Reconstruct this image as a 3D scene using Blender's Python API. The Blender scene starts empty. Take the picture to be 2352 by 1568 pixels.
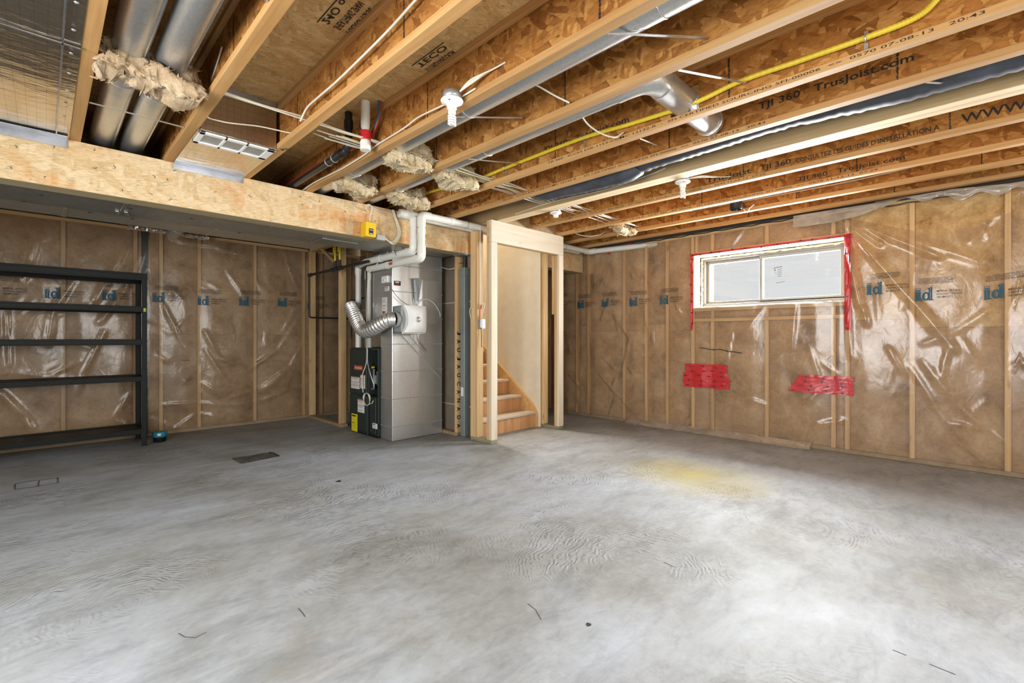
import bpy, math, random
from mathutils import Vector, Matrix, noise as mnoise
random.seed(7)
SC = bpy.context.scene
COL = SC.collection
PI = math.pi
# ------------------------------------------------------------------ camera, world, lights, exposure
F, U0, V0, CAMH = 1079.0, 1176.0, 776.5, 1.125
cd = bpy.data.cameras.new('camera'); cam = bpy.data.objects.new('camera', cd); COL.objects.link(cam)
cam.location = (0, 0, CAMH); cam.rotation_euler = (PI/2, 0, -PI/4)
cd.sensor_width = 36.0; cd.lens = F/2352*36.0; cd.shift_y = -(784-V0)/2352; cd.clip_start = 0.02
SC.camera = cam
SC.view_settings.view_transform = 'Standard'; SC.view_settings.look = 'None'
SC.view_settings.exposure = 0.42; SC.view_settings.gamma = 1.0
SC.view_settings.use_curve_mapping = False
SC.cycles.max_bounces = 9; SC.cycles.diffuse_bounces = 4; SC.cycles.glossy_bounces = 4
SC.cycles.transparent_max_bounces = 12; SC.cycles.use_adaptive_sampling = True; SC.cycles.adaptive_threshold = 0.02; SC.cycles.sample_clamp_indirect = 6.0
SC.cycles.caustics_reflective = False; SC.cycles.caustics_refractive = False
world = bpy.data.worlds.new('world'); SC.world = world; world.use_nodes = True
bg = world.node_tree.nodes['Background']; bg.inputs[0].default_value = (0.97, 0.985, 1.0, 1); bg.inputs[1].default_value = 0.62

def area(name, loc, rot, sx, sy, power, col=(1, 1, 1), spread=180):
    l = bpy.data.lights.new(name, 'AREA'); l.shape = 'RECTANGLE'; l.size = sx; l.size_y = sy
    l.energy = power; l.color = col
    l.spread = math.radians(spread)
    o = bpy.data.objects.new(name, l); COL.objects.link(o); o.location = loc; o.rotation_euler = rot
    return o
XLW = -1.7
# daylight at the two right-wall windows, then the added fill lamps
area('daylight_window_one', (5.99, 1.70, 1.80), (0, math.radians(78), 0), 0.60, 1.50, 240, (0.98, 0.99, 1.0), 145)
area('daylight_window_two', (5.99, -1.20, 1.80), (0, math.radians(78), 0), 0.60, 1.50, 125, (0.96, 0.98, 1.0), 145)
area('daylight_window_three', (1.4, -3.19, 1.5), (math.radians(76), 0, 0), 1.9, 1.5, 105, (1.0, 0.985, 0.96))  # soft fill added behind the camera, at an unseen front window
area('daylight_window_four', (XLW-.14, 1.3, 1.35), (0, -math.radians(88), 0), 1.5, 2.2, 175, (0.99, 0.99, 1.0))  # strong fill added from the left, out of view
area('stair_lamp', (4.0, 6.0, 4.3), (0, 0, 0), 0.6, 0.6, 70, (1.0, 0.9, 0.76))  # lamp added to brighten the stairwell

# ------------------------------------------------------------------ pixel helpers (a photograph pixel met with a plane of the room)
def ray(u, v):
    a = (u-U0)/F; b = (V0-v)/F
    return Vector(((1+a)*.70710678, (1-a)*.70710678, b))
def onX(u, v, X):
    d = ray(u, v); t = X/d.x; return Vector((X, d.y*t, CAMH+d.z*t))
def onY(u, v, Y):
    d = ray(u, v); t = Y/d.y; return Vector((d.x*t, Y, CAMH+d.z*t))
def onZ(u, v, Z=0.0):
    d = ray(u, v); t = (Z-CAMH)/d.z; return Vector((d.x*t, d.y*t, Z))

# ------------------------------------------------------------------ materials
class NT:
    def __init__(s, name):
        s.m = bpy.data.materials.new(name); s.m.use_nodes = True
        s.n = s.m.node_tree.nodes; s.l = s.m.node_tree.links
        s.b = s.n['Principled BSDF']; s.out = s.n['Material Output']
        s.tc = s.n.new('ShaderNodeTexCoord'); s.oi = s.n.new('ShaderNodeObjectInfo')
    def node(s, t, **k):
        n = s.n.new(t)
        for a, v in k.items(): setattr(n, a, v)
        return n
    def link(s, a, b): s.l.new(a, b)
    def map(s, scale=(1, 1, 1), rot=(0, 0, 0), rnd=True, src=None):
        mp = s.node('ShaderNodeMapping'); mp.inputs['Scale'].default_value = scale; mp.inputs['Rotation'].default_value = rot
        src = src or s.tc.outputs['Object']
        if rnd:
            ad = s.node('ShaderNodeVectorMath', operation='ADD'); mu = s.node('ShaderNodeMath', operation='MULTIPLY'); mu.inputs[1].default_value = 37.0
            s.link(s.oi.outputs['Random'], mu.inputs[0]); s.link(src, ad.inputs[0]); s.link(mu.outputs[0], ad.inputs[1]); src = ad.outputs[0]
        s.link(src, mp.inputs['Vector']); return mp.outputs[0]
    def noise(s, vec, scale=5, detail=3, rough=0.55, dist=0.0):
        n = s.node('ShaderNodeTexNoise'); n.inputs['Scale'].default_value = scale; n.inputs['Detail'].default_value = detail
        n.inputs['Roughness'].default_value = rough; n.inputs['Distortion'].default_value = dist
        s.link(vec, n.inputs['Vector']); return n.outputs['Fac']
    def vor(s, vec, scale=5, feature='F1', out='Distance', rnd=1.0):
        n = s.node('ShaderNodeTexVoronoi', feature=feature); n.inputs['Scale'].default_value = scale; n.inputs['Randomness'].default_value = rnd
        s.link(vec, n.inputs['Vector']); return n.outputs[out]
    def ramp(s, fac, stops, interp='LINEAR'):
        r = s.node('ShaderNodeValToRGB'); cr = r.color_ramp; cr.interpolation = interp
        while len(cr.elements) < len(stops): cr.elements.new(0.5)
        for e, (p, c) in zip(cr.elements, stops):
            e.position = p; e.color = (c[0], c[1], c[2], 1) if not isinstance(c, (int, float)) else (c, c, c, 1)
        s.link(fac, r.inputs[0]); return r.outputs[0]
    def mix(s, fac, a, b, mode='MIX'):
        m = s.node('ShaderNodeMix', data_type='RGBA', blend_type=mode)
        for k, v in ((0, fac), (6, a), (7, b)):
            if isinstance(v, (int, float)): m.inputs[k].default_value = v if k == 0 else (v, v, v, 1)
            elif isinstance(v, tuple): m.inputs[k].default_value = (v[0], v[1], v[2], 1)
            else: s.link(v, m.inputs[k])
        return m.outputs[2]
    def math(s, op, a, b=None):
        m = s.node('ShaderNodeMath', operation=op)
        for k, v in ((0, a), (1, b)):
            if v is None: continue
            if isinstance(v, (int, float)): m.inputs[k].default_value = v
            else: s.link(v, m.inputs[k])
        return m.outputs[0]
    def bump(s, h, strength=.3, dist=.01):
        b = s.node('ShaderNodeBump'); b.inputs['Strength'].default_value = strength; b.inputs['Distance'].default_value = dist
        s.link(h, b.inputs['Height']); s.link(b.outputs[0], s.b.inputs['Normal'])
    def col(s, c):
        if isinstance(c, tuple): s.b.inputs['Base Color'].default_value = (c[0], c[1], c[2], 1)
        else: s.link(c, s.b.inputs['Base Color'])
    def set(s, **k):
        for a, v in k.items():
            i = s.b.inputs[a.replace('_', ' ')]
            if isinstance(v, (int, float, tuple)): i.default_value = v
            else: s.link(v, i)

def plain(name, c, rough=.5, metal=0.0, spec=.5, var=.06):
    t = NT(name); v = t.map((1, 1, 1)); n = t.noise(v, 9, 4)
    t.col(t.mix(1.0, c, t.ramp(n, [(.25, 1-var*2), (.75, 1+var*.3)]), 'MULTIPLY')); t.set(Roughness=rough, Metallic=metal, Specular_IOR_Level=spec)
    return t.m

def wood(name, dark, light, axis, knots=.5, rough=.62):
    t = NT(name); g = [9.0, 9.0, 9.0]; g[axis] = .55
    v = t.map(tuple(g)); n1 = t.noise(v, 1.6, 5, .6, .6)
    g2 = [90.0, 90.0, 90.0]; g2[axis] = 2.0
    n2 = t.noise(t.map(tuple(g2)), 1.0, 2)
    c = t.ramp(n1, [(.28, dark), (.5, tuple((a+b)/2 for a, b in zip(dark, light))), (.72, light)])
    c = t.mix(.35, c, t.ramp(n2, [(.3, .72), (.7, 1.15)]), 'MULTIPLY')
    gk = [7.0, 7.0, 7.0]; gk[axis] = 2.4
    kv = t.vor(t.map(tuple(gk)), 1.0)
    kf = t.ramp(kv, [(.04, 1.0), (.13, 0.0)])
    kf2 = t.math('MULTIPLY', kf, knots)
    c = t.mix(kf2, c, (dark[0]*.35, dark[1]*.25, dark[2]*.2))
    rb = t.ramp(t.oi.outputs['Random'], [(0, .84), (1, 1.1)])
    c = t.mix(1.0, c, rb, 'MULTIPLY')
    t.col(c); t.set(Roughness=rough, Specular_IOR_Level=.3); t.bump(n2, .15, .003); return t.m

def osb(name, cols, normal, flake=14.0, stretch=.28, rough=.6, specks=.5, along=0.0, patches=None):
    """strand board: three turned layers of long flakes; normal = axis the board faces"""
    t = NT(name)
    def layer(ang, sc, off):
        s = [sc, sc, sc]; i, j = [k for k in range(3) if k != normal]; s[normal] = .01; s[i] = sc*stretch
        r = [0, 0, 0]; r[normal] = ang+along
        mp0 = t.node('ShaderNodeMapping', vector_type='POINT'); mp0.inputs['Rotation'].default_value = r; mp0.inputs['Location'].default_value = (off, off*2, off*3)
        t.link(t.tc.outputs['Object'], mp0.inputs[0])
        mp = t.node('ShaderNodeMapping'); mp.inputs['Scale'].default_value = s; t.link(mp0.outputs[0], mp.inputs[0])
        nz = t.node('ShaderNodeTexNoise'); nz.inputs['Scale'].default_value = .9; nz.inputs['Detail'].default_value = 2; t.link(mp.outputs[0], nz.inputs[0])
        mv = t.mix(.6, mp.outputs[0], nz.outputs['Color'], 'ADD')
        vn = t.node('ShaderNodeTexVoronoi'); vn.inputs['Scale'].default_value = 1.0; t.link(mv, vn.inputs[0])
        sep = t.node('ShaderNodeSeparateColor'); t.link(vn.outputs['Color'], sep.inputs[0])
        return sep.outputs[0], sep.outputs[1], vn.outputs['Distance'], mp.outputs[0]
    r1, g1, d1, v1 = layer(.25, flake, 0); r2, g2, d2, v2 = layer(1.5, flake*1.25, 3.1); r3, g3, d3, v3 = layer(2.5, flake*.85, 7.7)
    st = [(i/(len(cols)-1), c) for i, c in enumerate(cols)]
    c1 = t.ramp(r1, st); c2 = t.ramp(r2, st); c3 = t.ramp(r3, st)
    m12 = t.ramp(g1, [(.44, 0.0), (.5, 1.0)]); m3 = t.ramp(g3, [(.6, 0.0), (.64, 1.0)])
    c = t.mix(m12, c1, c2); c = t.mix(m3, c, c3)
    d = t.mix(m12, d1, d2)
    if patches:
        pz = t.noise(t.map((.8, 1, 2.4), rnd=False), 1.5, 4, .6, .6); pk = t.ramp(pz, [(.47, 0.0), (.60, 1.0)])
        c = t.mix(t.math('MULTIPLY', pk, t.ramp(g2, [(.2, .15), (.5, 1.0)])), c, t.mix(.35, patches, c1))
    ed = t.ramp(d, [(.55, 0.0), (.95, 1.0)])
    c = t.mix(t.math('MULTIPLY', ed, .3), c, tuple(x*.45 for x in cols[0]))
    gs = [130.0]*3; gs[normal] = .1; gs[[k for k in range(3) if k != normal][0]] = 22.0
    fine = t.noise(t.map(tuple(gs), rnd=False), 1.0, 3, .7)
    c = t.mix(.55, c, t.ramp(fine, [(.3, .55), (.62, 1.2)]), 'MULTIPLY')
    sp = t.noise(t.map((1, 1, 1), rnd=False, src=v1), 3.4, 3, .6)
    c = t.mix(t.math('MULTIPLY', t.ramp(sp, [(.63, 0.0), (.69, 1.0)]), specks), c, tuple(x*.28 for x in cols[0]))
    rb = t.ramp(t.oi.outputs['Random'], [(0, .93), (1, 1.07)]); c = t.mix(1.0, c, rb, 'MULTIPLY')
    t.col(c); t.set(Roughness=.75, Specular_IOR_Level=.12); t.bump(d, .25, .004); return t.m

def insul(name, cols, sc=1.0):
    t = NT(name); n1 = t.noise(t.map((1, 1, 1)), 3.2*sc, 7, .68, .5); n2 = t.noise(t.map((1, 1, 1)), 22*sc, 4, .7, 1.2)
    c = t.ramp(n1, [(.28, cols[0]), (.42, cols[1]), (.58, cols[2]), (.74, cols[3])])
    c = t.mix(.55, c, t.ramp(n2, [(.3, .62), (.66, 1.16)]), 'MULTIPLY')
    t.col(c); t.set(Roughness=.95, Specular_IOR_Level=.1)
    t.bump(n2, .6, .012); return t.m

def galv(name, c=(.66, .67, .67), rough=.34, spangle=150):
    t = NT(name); v = t.map((1, 1, 1)); s = t.vor(v, spangle, out='Color'); sep = t.node('ShaderNodeSeparateColor'); t.link(s, sep.inputs[0])
    cc = t.mix(1.0, c, t.ramp(sep.outputs[0], [(0, .90), (1, 1.05)]), 'MULTIPLY')
    n = t.noise(v, 3, 5, .6); cc = t.mix(.5, cc, t.ramp(n, [(.3, .9), (.7, 1.05)]), 'MULTIPLY')
    t.col(cc); t.set(Metallic=.85, Roughness=t.math('ADD', t.math('MULTIPLY', sep.outputs[1], .06), rough-.03)); return t.m

def poly_mat(name, haze=.16, tint=(.93, .90, .86)):
    t = NT(name); t.n.remove(t.b)
    tr = t.node('ShaderNodeBsdfTransparent'); tr.inputs[0].default_value = (*tint, 1)
    df = t.node('ShaderNodeBsdfDiffuse'); df.inputs[0].default_value = (.72, .66, .58, 1)
    tl = t.node('ShaderNodeBsdfTranslucent'); tl.inputs[0].default_value = (.75, .74, .72, 1)
    mm = t.node('ShaderNodeMixShader'); mm.inputs[0].default_value = .4; t.link(df.outputs[0], mm.inputs[1]); t.link(tl.outputs[0], mm.inputs[2])
    m1 = t.node('ShaderNodeMixShader'); n = t.noise(t.map((1, 1, 1), rnd=False), 2.6, 5, .6)
    hz = t.math('MULTIPLY', t.ramp(n, [(.3, .35), (.75, 1.7)]), haze); t.link(hz, m1.inputs[0])
    t.link(tr.outputs[0], m1.inputs[1]); t.link(mm.outputs[0], m1.inputs[2])
    gl = t.node('ShaderNodeBsdfGlossy'); gl.inputs['Roughness'].default_value = .2; gl.inputs[0].default_value = (1, 1, 1, 1)
    bp = t.node('ShaderNodeBump'); bp.inputs['Strength'].default_value = .35; bp.inputs['Distance'].default_value = .006
    fr = t.noise(t.map((1, 1, .6), rnd=False), 13, 3, .5, 1.0); t.link(fr, bp.inputs['Height']); t.link(bp.outputs[0], gl.inputs['Normal'])
    lw = t.node('ShaderNodeLayerWeight'); lw.inputs[0].default_value = .35
    fac = t.math('ADD', t.math('MULTIPLY', lw.outputs['Fresnel'], .36), .02)
    m2 = t.node('ShaderNodeMixShader'); t.link(fac, m2.inputs[0]); t.link(m1.outputs[0], m2.inputs[1]); t.link(gl.outputs[0], m2.inputs[2])
    t.link(m2.outputs[0], t.out.inputs['Surface']); return t.m

def glass_mat(name):
    t = NT(name); t.n.remove(t.b)
    tr = t.node('ShaderNodeBsdfTransparent'); tr.inputs[0].default_value = (.96, .97, .97, 1)
    gl = t.node('ShaderNodeBsdfGlossy'); gl.inputs['Roughness'].default_value = .02
    m = t.node('ShaderNodeMixShader'); m.inputs[0].default_value = .06; t.link(tr.outputs[0], m.inputs[1]); t.link(gl.outputs[0], m.inputs[2])
    t.link(m.outputs[0], t.out.inputs['Surface']); return t.m

def concrete():
    t = NT('trowelled_concrete'); V = t.map((1, 1, 1), rnd=False)
    n1 = t.noise(V, .75, 6, .62, .4); n2 = t.noise(t.map((1.0, 2.6, 1), (0, 0, .5), rnd=False), 2.2, 7, .65, .6); n3 = t.noise(V, 26, 4, .7)
    c = t.ramp(n1, [(.34, (.26, .25, .22)), (.46, (.345, .345, .325)), (.56, (.405, .415, .42)), (.7, (.49, .51, .54))])
    c = t.mix(.85, c, t.ramp(n2, [(.28, .66), (.5, .98), (.75, 1.12)]), 'MULTIPLY'); c = t.mix(1.0, c, (.97, 1.0, 1.06), 'MULTIPLY')
    n5 = t.noise(t.map((1.0, 2.2, 1), (0, 0, -.6), rnd=False), 9, 8, .75, .8); c = t.mix(.6, c, t.ramp(n5, [(.32, .74), (.5, 1.0), (.7, 1.1)]), 'MULTIPLY'); c = t.mix(.45, c, t.ramp(n3, [(.3, .8), (.7, 1.12)]), 'MULTIPLY')
    # trowel arcs: rings about scattered centres
    vn = t.node('ShaderNodeTexVoronoi'); vn.inputs['Scale'].default_value = .85
    nd = t.node('ShaderNodeTexNoise'); nd.inputs['Scale'].default_value = 1.3; t.link(V, nd.inputs[0])
    wv = t.mix(.35, V, nd.outputs['Color'], 'ADD'); t.link(wv, vn.inputs[0])
    sub = t.node('ShaderNodeVectorMath', operation='SUBTRACT'); t.link(wv, sub.inputs[0]); t.link(vn.outputs['Position'], sub.inputs[1])
    ln = t.node('ShaderNodeVectorMath', operation='LENGTH'); t.link(sub.outputs[0], ln.inputs[0])
    jit = t.noise(V, 5, 3, .6)
    ph = t.math('ADD', t.math('MULTIPLY', ln.outputs['Value'], 260.0), t.math('MULTIPLY', jit, 42.0))
    rings = t.math('SINE', ph)
    patch = t.ramp(t.noise(V, 1.0, 3, .5, .3), [(.46, 0.0), (.60, 1.0)])
    brk = t.ramp(t.noise(V, 15, 3, .6), [(.4, 0.0), (.6, 1.0)])
    ar = t.math('MULTIPLY', t.math('MULTIPLY', t.math('MULTIPLY', t.math('ADD', rings, 1.0), .5), patch), brk)
    c = t.mix(t.math('MULTIPLY', ar, .42), c, (.14, .14, .14))
    # brown rust tinge and a soft yellow patch by the window wall
    c = t.mix(t.math('MULTIPLY', t.ramp(t.noise(V, 1.9, 4, .6, .8), [(.58, 0.0), (.72, 1.0)]), .22), c, (.27, .21, .13))
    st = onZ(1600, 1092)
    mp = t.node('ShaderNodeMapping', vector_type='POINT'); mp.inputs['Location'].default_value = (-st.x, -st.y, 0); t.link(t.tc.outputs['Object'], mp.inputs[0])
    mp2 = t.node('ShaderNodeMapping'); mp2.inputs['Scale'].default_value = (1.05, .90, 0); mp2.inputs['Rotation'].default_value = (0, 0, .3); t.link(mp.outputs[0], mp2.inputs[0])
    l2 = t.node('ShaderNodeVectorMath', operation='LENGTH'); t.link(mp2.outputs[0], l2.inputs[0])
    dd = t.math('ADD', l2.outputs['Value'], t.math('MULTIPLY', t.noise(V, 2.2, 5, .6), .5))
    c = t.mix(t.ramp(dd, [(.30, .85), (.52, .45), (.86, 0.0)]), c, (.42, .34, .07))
    t.col(c)
    rgh = t.math('ADD', t.ramp(n1, [(.35, .64), (.65, .50)]), t.math('MULTIPLY', n3, .1))
    t.set(Roughness=rgh, Specular_IOR_Level=.42)
    hb = t.math('ADD', t.math('MULTIPLY', ar, 1.0), t.math('MULTIPLY', n2, .8)); t.bump(hb, .6, .006); return t.m

def foil(name, c=(.62, .56, .46)):
    t = NT(name); sep = t.node('ShaderNodeSeparateXYZ'); t.link(t.tc.outputs['Object'], sep.inputs[0])
    def lines(o, f, w):
        fr = t.math('FRACT', t.math('MULTIPLY', o, f)); return t.math('LESS_THAN', fr, w)
    g = t.math('MAXIMUM', t.math('MAXIMUM', lines(sep.outputs[0], 26, .035), lines(sep.outputs[2], 26, .035)), lines(sep.outputs[1], 14, .022))
    cc = t.mix(t.math('MULTIPLY', g, .55), c, (.10, .08, .06)); t.col(cc)
    n = t.noise(t.map((1, 3, 1), rnd=False), 4, 4, .6); t.bump(n, .5, .012)
    t.set(Metallic=.95, Roughness=.2); return t.m

M = {}
for ax, nm in enumerate('xyz'):
    M['pine_'+nm] = wood('pine_lumber_'+nm, (.54, .33, .135), (.74, .52, .28), ax)
    M['pale_'+nm] = wood('pale_lumber_'+nm, (.60, .49, .35), (.74, .65, .53), ax, .35)  # paler lumber copy: bright light on header, posts and treads put into colour
M['flange'] = wood('flange_veneer', (.44, .225, .075), (.61, .365, .15), 1, .15)
M['lvl'] = wood('laminated_veneer', (.36, .24, .11), (.50, .36, .19), 1, .1)
M['lvl_edge'] = wood('veneer_edge', (.66, .48, .28), (.84, .68, .46), 1, .05)
M['treated_y'] = wood('treated_plate', (.20, .19, .11), (.32, .29, .18), 1, .1)
M['plate_x'] = wood('plate_x', (.30, .22, .12), (.45, .33, .2), 0, .1)
M['web'] = osb('joist_web_strand', [(.22, .085, .020), (.36, .15, .037), (.43, .19, .05), (.54, .28, .085)], 0, 34, .34)
M['subfloor'] = osb('subfloor_strand', [(.62, .39, .155), (.70, .455, .19), (.75, .50, .225), (.80, .58, .28)], 2, 32, .22, specks=1.0, along=.35)
M['beam'] = osb('beam_strand', [(.60, .42, .22), (.67, .50, .29), (.71, .55, .34), (.64, .44, .23)], 1, 26, .22, specks=.6, patches=(.60, .25, .065))
M['beam_under'] = wood('beam_underside', (.42, .33, .18), (.56, .46, .28), 0, .1)
M['stair'] = wood('stair_board', (.60, .34, .13), (.76, .49, .23), 0, .25)
M['riser'] = wood('riser_board', (.52, .25, .10), (.70, .40, .20), 2, .25)
M['insul'] = insul('glass_wool', [(.17, .10, .045), (.38, .24, .125), (.50, .335, .19), (.62, .445, .28)])
M['insul_bare'] = insul('bare_glass_wool', [(.26, .14, .05), (.50, .31, .13), (.66, .45, .22), (.80, .60, .34)], 1.4)
M['fluff'] = insul('loose_glass_wool', [(.40, .27, .13), (.60, .47, .28), (.72, .60, .41), (.80, .71, .53)], 3)
M['fluff_tan'] = insul('tan_glass_wool', [(.34, .22, .12), (.50, .36, .22), (.60, .46, .30), (.68, .55, .38)], 3)
M['galv'] = galv('galvanised_steel'); M['galv_dark'] = galv('dull_galvanised', (.44, .43, .38), .42, 30)
M['galv_tan'] = galv('tan_galvanised', (.56, .50, .40), .5, 30)
M['poly'] = poly_mat('vapour_film', .12); M['poly_white'] = poly_mat('milky_film', .62, (.9, .9, .9))
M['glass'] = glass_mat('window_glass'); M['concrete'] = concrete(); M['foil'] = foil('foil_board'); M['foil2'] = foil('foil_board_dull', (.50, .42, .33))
M['cement'] = plain('bare_cement', (.16, .14, .12), .9)
M['foiltape'] = plain('foil_tape', (.62, .64, .70), .3, .9, var=.2)
M['pvc'] = plain('white_pipe', (.78, .77, .71), .35, var=.03); M['white'] = plain('white_plastic', (.82, .82, .80), .35, var=.02)
M['cable'] = plain('cable_sheath', (.72, .68, .56), .5); M['cable_y'] = plain('yellow_cable', (.62, .52, .14), .5)
M['gas'] = plain('yellow_tube', (.78, .58, .04), .4); M['abs'] = plain('black_pipe', (.015, .016, .016), .35)
M['iron'] = plain('iron_pipe', (.035, .03, .025), .45, .3); M['blue'] = plain('blue_tube', (.03, .11, .16), .4); M['redtube'] = plain('red_tube', (.45, .04, .02), .4)
M['tape'] = plain('red_tape', (.62, .028, .035), .28, var=.15); M['ink'] = plain('black_ink', (.02, .016, .014), .7, var=0); M['tape_ink'] = plain('tape_ink', (.10, .012, .02), .4, var=0)
M['blueink'] = plain('blue_ink', (.008, .09, .15), .6, var=.05); M['greyink'] = plain('grey_ink', (.05, .043, .038), .7, var=0)
M['shelf'] = plain('black_steel', (.007, .0085, .008), .5, 0, .25); M['green'] = plain('green_cabinet', (.026, .036, .032), .5, .0, .3)
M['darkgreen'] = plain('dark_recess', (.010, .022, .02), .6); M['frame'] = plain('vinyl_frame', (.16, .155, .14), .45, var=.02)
M['foam'] = plain('spray_foam', (.86, .76, .50), .8, var=.2); M['liner'] = plain('jamb_liner', (.62, .60, .56), .7, var=.04)
M['drywall'] = plain('painted_drywall', (.80, .73, .59), .8, var=.05); M['paper'] = plain('drywall_paper_back', (.23, .185, .135), .85, var=.12)
M['seam'] = plain('joint_tape', (.5, .47, .42), .8); M['post'] = plain('grey_post', (.20, .235, .235), .5, .2); M['yellow'] = plain('yellow_box', (.82, .52, .01), .4)
M['grey'] = plain('grey_metal', (.45, .48, .50), .4, .6); M['label'] = plain('paper_label', (.78, .77, .73), .6, var=.02); M['badge'] = plain('orange_badge', (.55, .09, .035), .4)
M['labelred'] = plain('red_print', (.45, .05, .04), .6); M['labely'] = plain('yellow_label', (.80, .68, .02), .5, var=.02)
M['teal'] = plain('teal_plastic', (.02, .22, .32), .4); M['wrap'] = plain('duct_wrap', (.075, .085, .11), .5, .0, var=.3); M['upper'] = plain('upper_wall', (.75, .68, .55), .8)
M['floorplate'] = plain('floor_patch', (.17, .175, .17), .5, .5, var=.4); M['shade'] = plain('humidifier_grey', (.30, .32, .32), .5); M['lightgreen'] = plain('green_sticker', (.35, .6, .08), .5)
M['crumpled'] = galv('crumpled_foil', (.88, .87, .85), .26, 60)

# ------------------------------------------------------------------ mesh builder
W = {}
class MB:
    def __init__(s): s.v = []; s.f = []; s.sm = []; s.mi = []; s.cur = 0
    def add(s, vs, fs, smooth=False):
        b = len(s.v); s.v += [Vector(p) for p in vs]
        for f in fs: s.f.append([b+i for i in f]); s.sm.append(smooth); s.mi.append(s.cur)
        return s
    def box(s, x0, x1, y0, y1, z0, z1, c=0.0):
        if x0 > x1: x0, x1 = x1, x0
        if y0 > y1: y0, y1 = y1, y0
        if z0 > z1: z0, z1 = z1, z0
        if c <= 0:
            vs = [(x, y, z) for x in (x0, x1) for y in (y0, y1) for z in (z0, z1)]
            return s.add(vs, [(0, 1, 3, 2), (4, 6, 7, 5), (0, 4, 5, 1), (2, 3, 7, 6), (0, 2, 6, 4), (1, 5, 7, 3)])
        X, Y, Z = (x0, x1), (y0, y1), (z0, z1); vs = []; idx = {}
        for i in (0, 1):
            for j in (0, 1):
                for k in (0, 1):
                    sx, sy, sz = (c if i == 0 else -c), (c if j == 0 else -c), (c if k == 0 else -c)
                    for a, p in ((0, (X[i], Y[j]+sy, Z[k]+sz)), (1, (X[i]+sx, Y[j], Z[k]+sz)), (2, (X[i]+sx, Y[j]+sy, Z[k]))):
                        idx[(i, j, k, a)] = len(vs); vs.append(p)
        fs = []
        for i in (0, 1):
            q = [idx[(i, 0, 0, 0)], idx[(i, 0, 1, 0)], idx[(i, 1, 1, 0)], idx[(i, 1, 0, 0)]]; fs.append(q if i == 0 else q[::-1])
            q = [idx[(0, i, 0, 1)], idx[(1, i, 0, 1)], idx[(1, i, 1, 1)], idx[(0, i, 1, 1)]]; fs.append(q if i == 0 else q[::-1])
            q = [idx[(0, 0, i, 2)], idx[(0, 1, i, 2)], idx[(1, 1, i, 2)], idx[(1, 0, i, 2)]]; fs.append(q if i == 0 else q[::-1])
        for a in (0, 1):
            for b in (0, 1):
                fs.append([idx[(a, b, 0, 0)], idx[(a, b, 1, 0)], idx[(a, b, 1, 1)], idx[(a, b, 0, 1)]])
                fs.append([idx[(a, 0, b, 0)], idx[(a, 1, b, 0)], idx[(a, 1, b, 2)], idx[(a, 0, b, 2)]])
                fs.append([idx[(0, a, b, 1)], idx[(1, a, b, 1)], idx[(1, a, b, 2)], idx[(0, a, b, 2)]])
                for k in (0, 1): fs.append([idx[(a, b, k, 0)], idx[(a, b, k, 1)], idx[(a, b, k, 2)]])
        return s.add(vs, fs)
    def obox(s, p0, p1, w, h, up=(0, 0, 1)):
        """a bar from p0 to p1"""
        p0, p1 = Vector(p0), Vector(p1); d = (p1-p0).normalized(); r = d.cross(Vector(up))
        if r.length < 1e-4: r = d.cross(Vector((1, 0, 0)))
        r.normalize(); q = r.cross(d).normalized(); vs = []
        for p in (p0, p1):
            for a, b in ((-1, -1), (1, -1), (1, 1), (-1, 1)): vs.append(p+r*a*w/2+q*b*h/2)
        return s.add(vs, [(0, 1, 2, 3), (7, 6, 5, 4), (0, 4, 5, 1), (1, 5, 6, 2), (2, 6, 7, 3), (3, 7, 4, 0)])
    def tube(s, pts, r, n=8, caps=True, rf=None):
        pts = [Vector(p) for p in pts]; N = len(pts); vs = []; fs = []; up = Vector((0, 0, 1))
        d0 = (pts[1]-pts[0]).normalized(); x = d0.cross(up)
        if x.length < .05: x = d0.cross(Vector((0, 1, 0)))
        x.normalize()
        for i, p in enumerate(pts):
            d = (pts[min(i+1, N-1)]-pts[max(i-1, 0)]).normalized(); x = (x-d*x.dot(d)).normalized(); y = d.cross(x)
            rr = rf(i/(N-1))*r if rf else r
            for k in range(n): a = 2*PI*k/n; vs.append(p+x*math.cos(a)*rr+y*math.sin(a)*rr)
        for i in range(N-1):
            for k in range(n): fs.append((i*n+k, i*n+(k+1) % n, (i+1)*n+(k+1) % n, (i+1)*n+k))
        s.add(vs, fs, True)
        if caps: s.add(vs[:n], [tuple(range(n))[::-1]]); s.add(vs[-n:], [tuple(range(n))])
        return s
    def cyl(s, p0, p1, r, n=16, caps=True, r1=None):
        return s.tube([p0, p1], r, n, caps, rf=(lambda t: 1+(r1/r-1)*t) if r1 is not None else None)
    def lathe(s, c, prof, n=20, axis=(0, 0, 1)):
        ax = Vector(axis).normalized(); x = ax.cross(Vector((1, 0, 0)));
        if x.length < .1: x = ax.cross(Vector((0, 1, 0)))
        x.normalize(); y = ax.cross(x); c = Vector(c); vs = []; fs = []
        for r, z in prof:
            for k in range(n): a = 2*PI*k/n; vs.append(c+ax*z+x*r*math.cos(a)+y*r*math.sin(a))
        for i in range(len(prof)-1):
            for k in range(n): fs.append((i*n+k, i*n+(k+1) % n, (i+1)*n+(k+1) % n, (i+1)*n+k))
        return s.add(vs, fs, True)
    def prism(s, poly, d):
        """extrude a closed 3D polygon by the vector d"""
        n = len(poly); d = Vector(d); vs = [Vector(p) for p in poly]+[Vector(p)+d for p in poly]
        fs = [tuple(range(n))[::-1], tuple(range(n, 2*n))]+[(i, (i+1) % n, n+(i+1) % n, n+i) for i in range(n)]
        return s.add(vs, fs)
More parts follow.
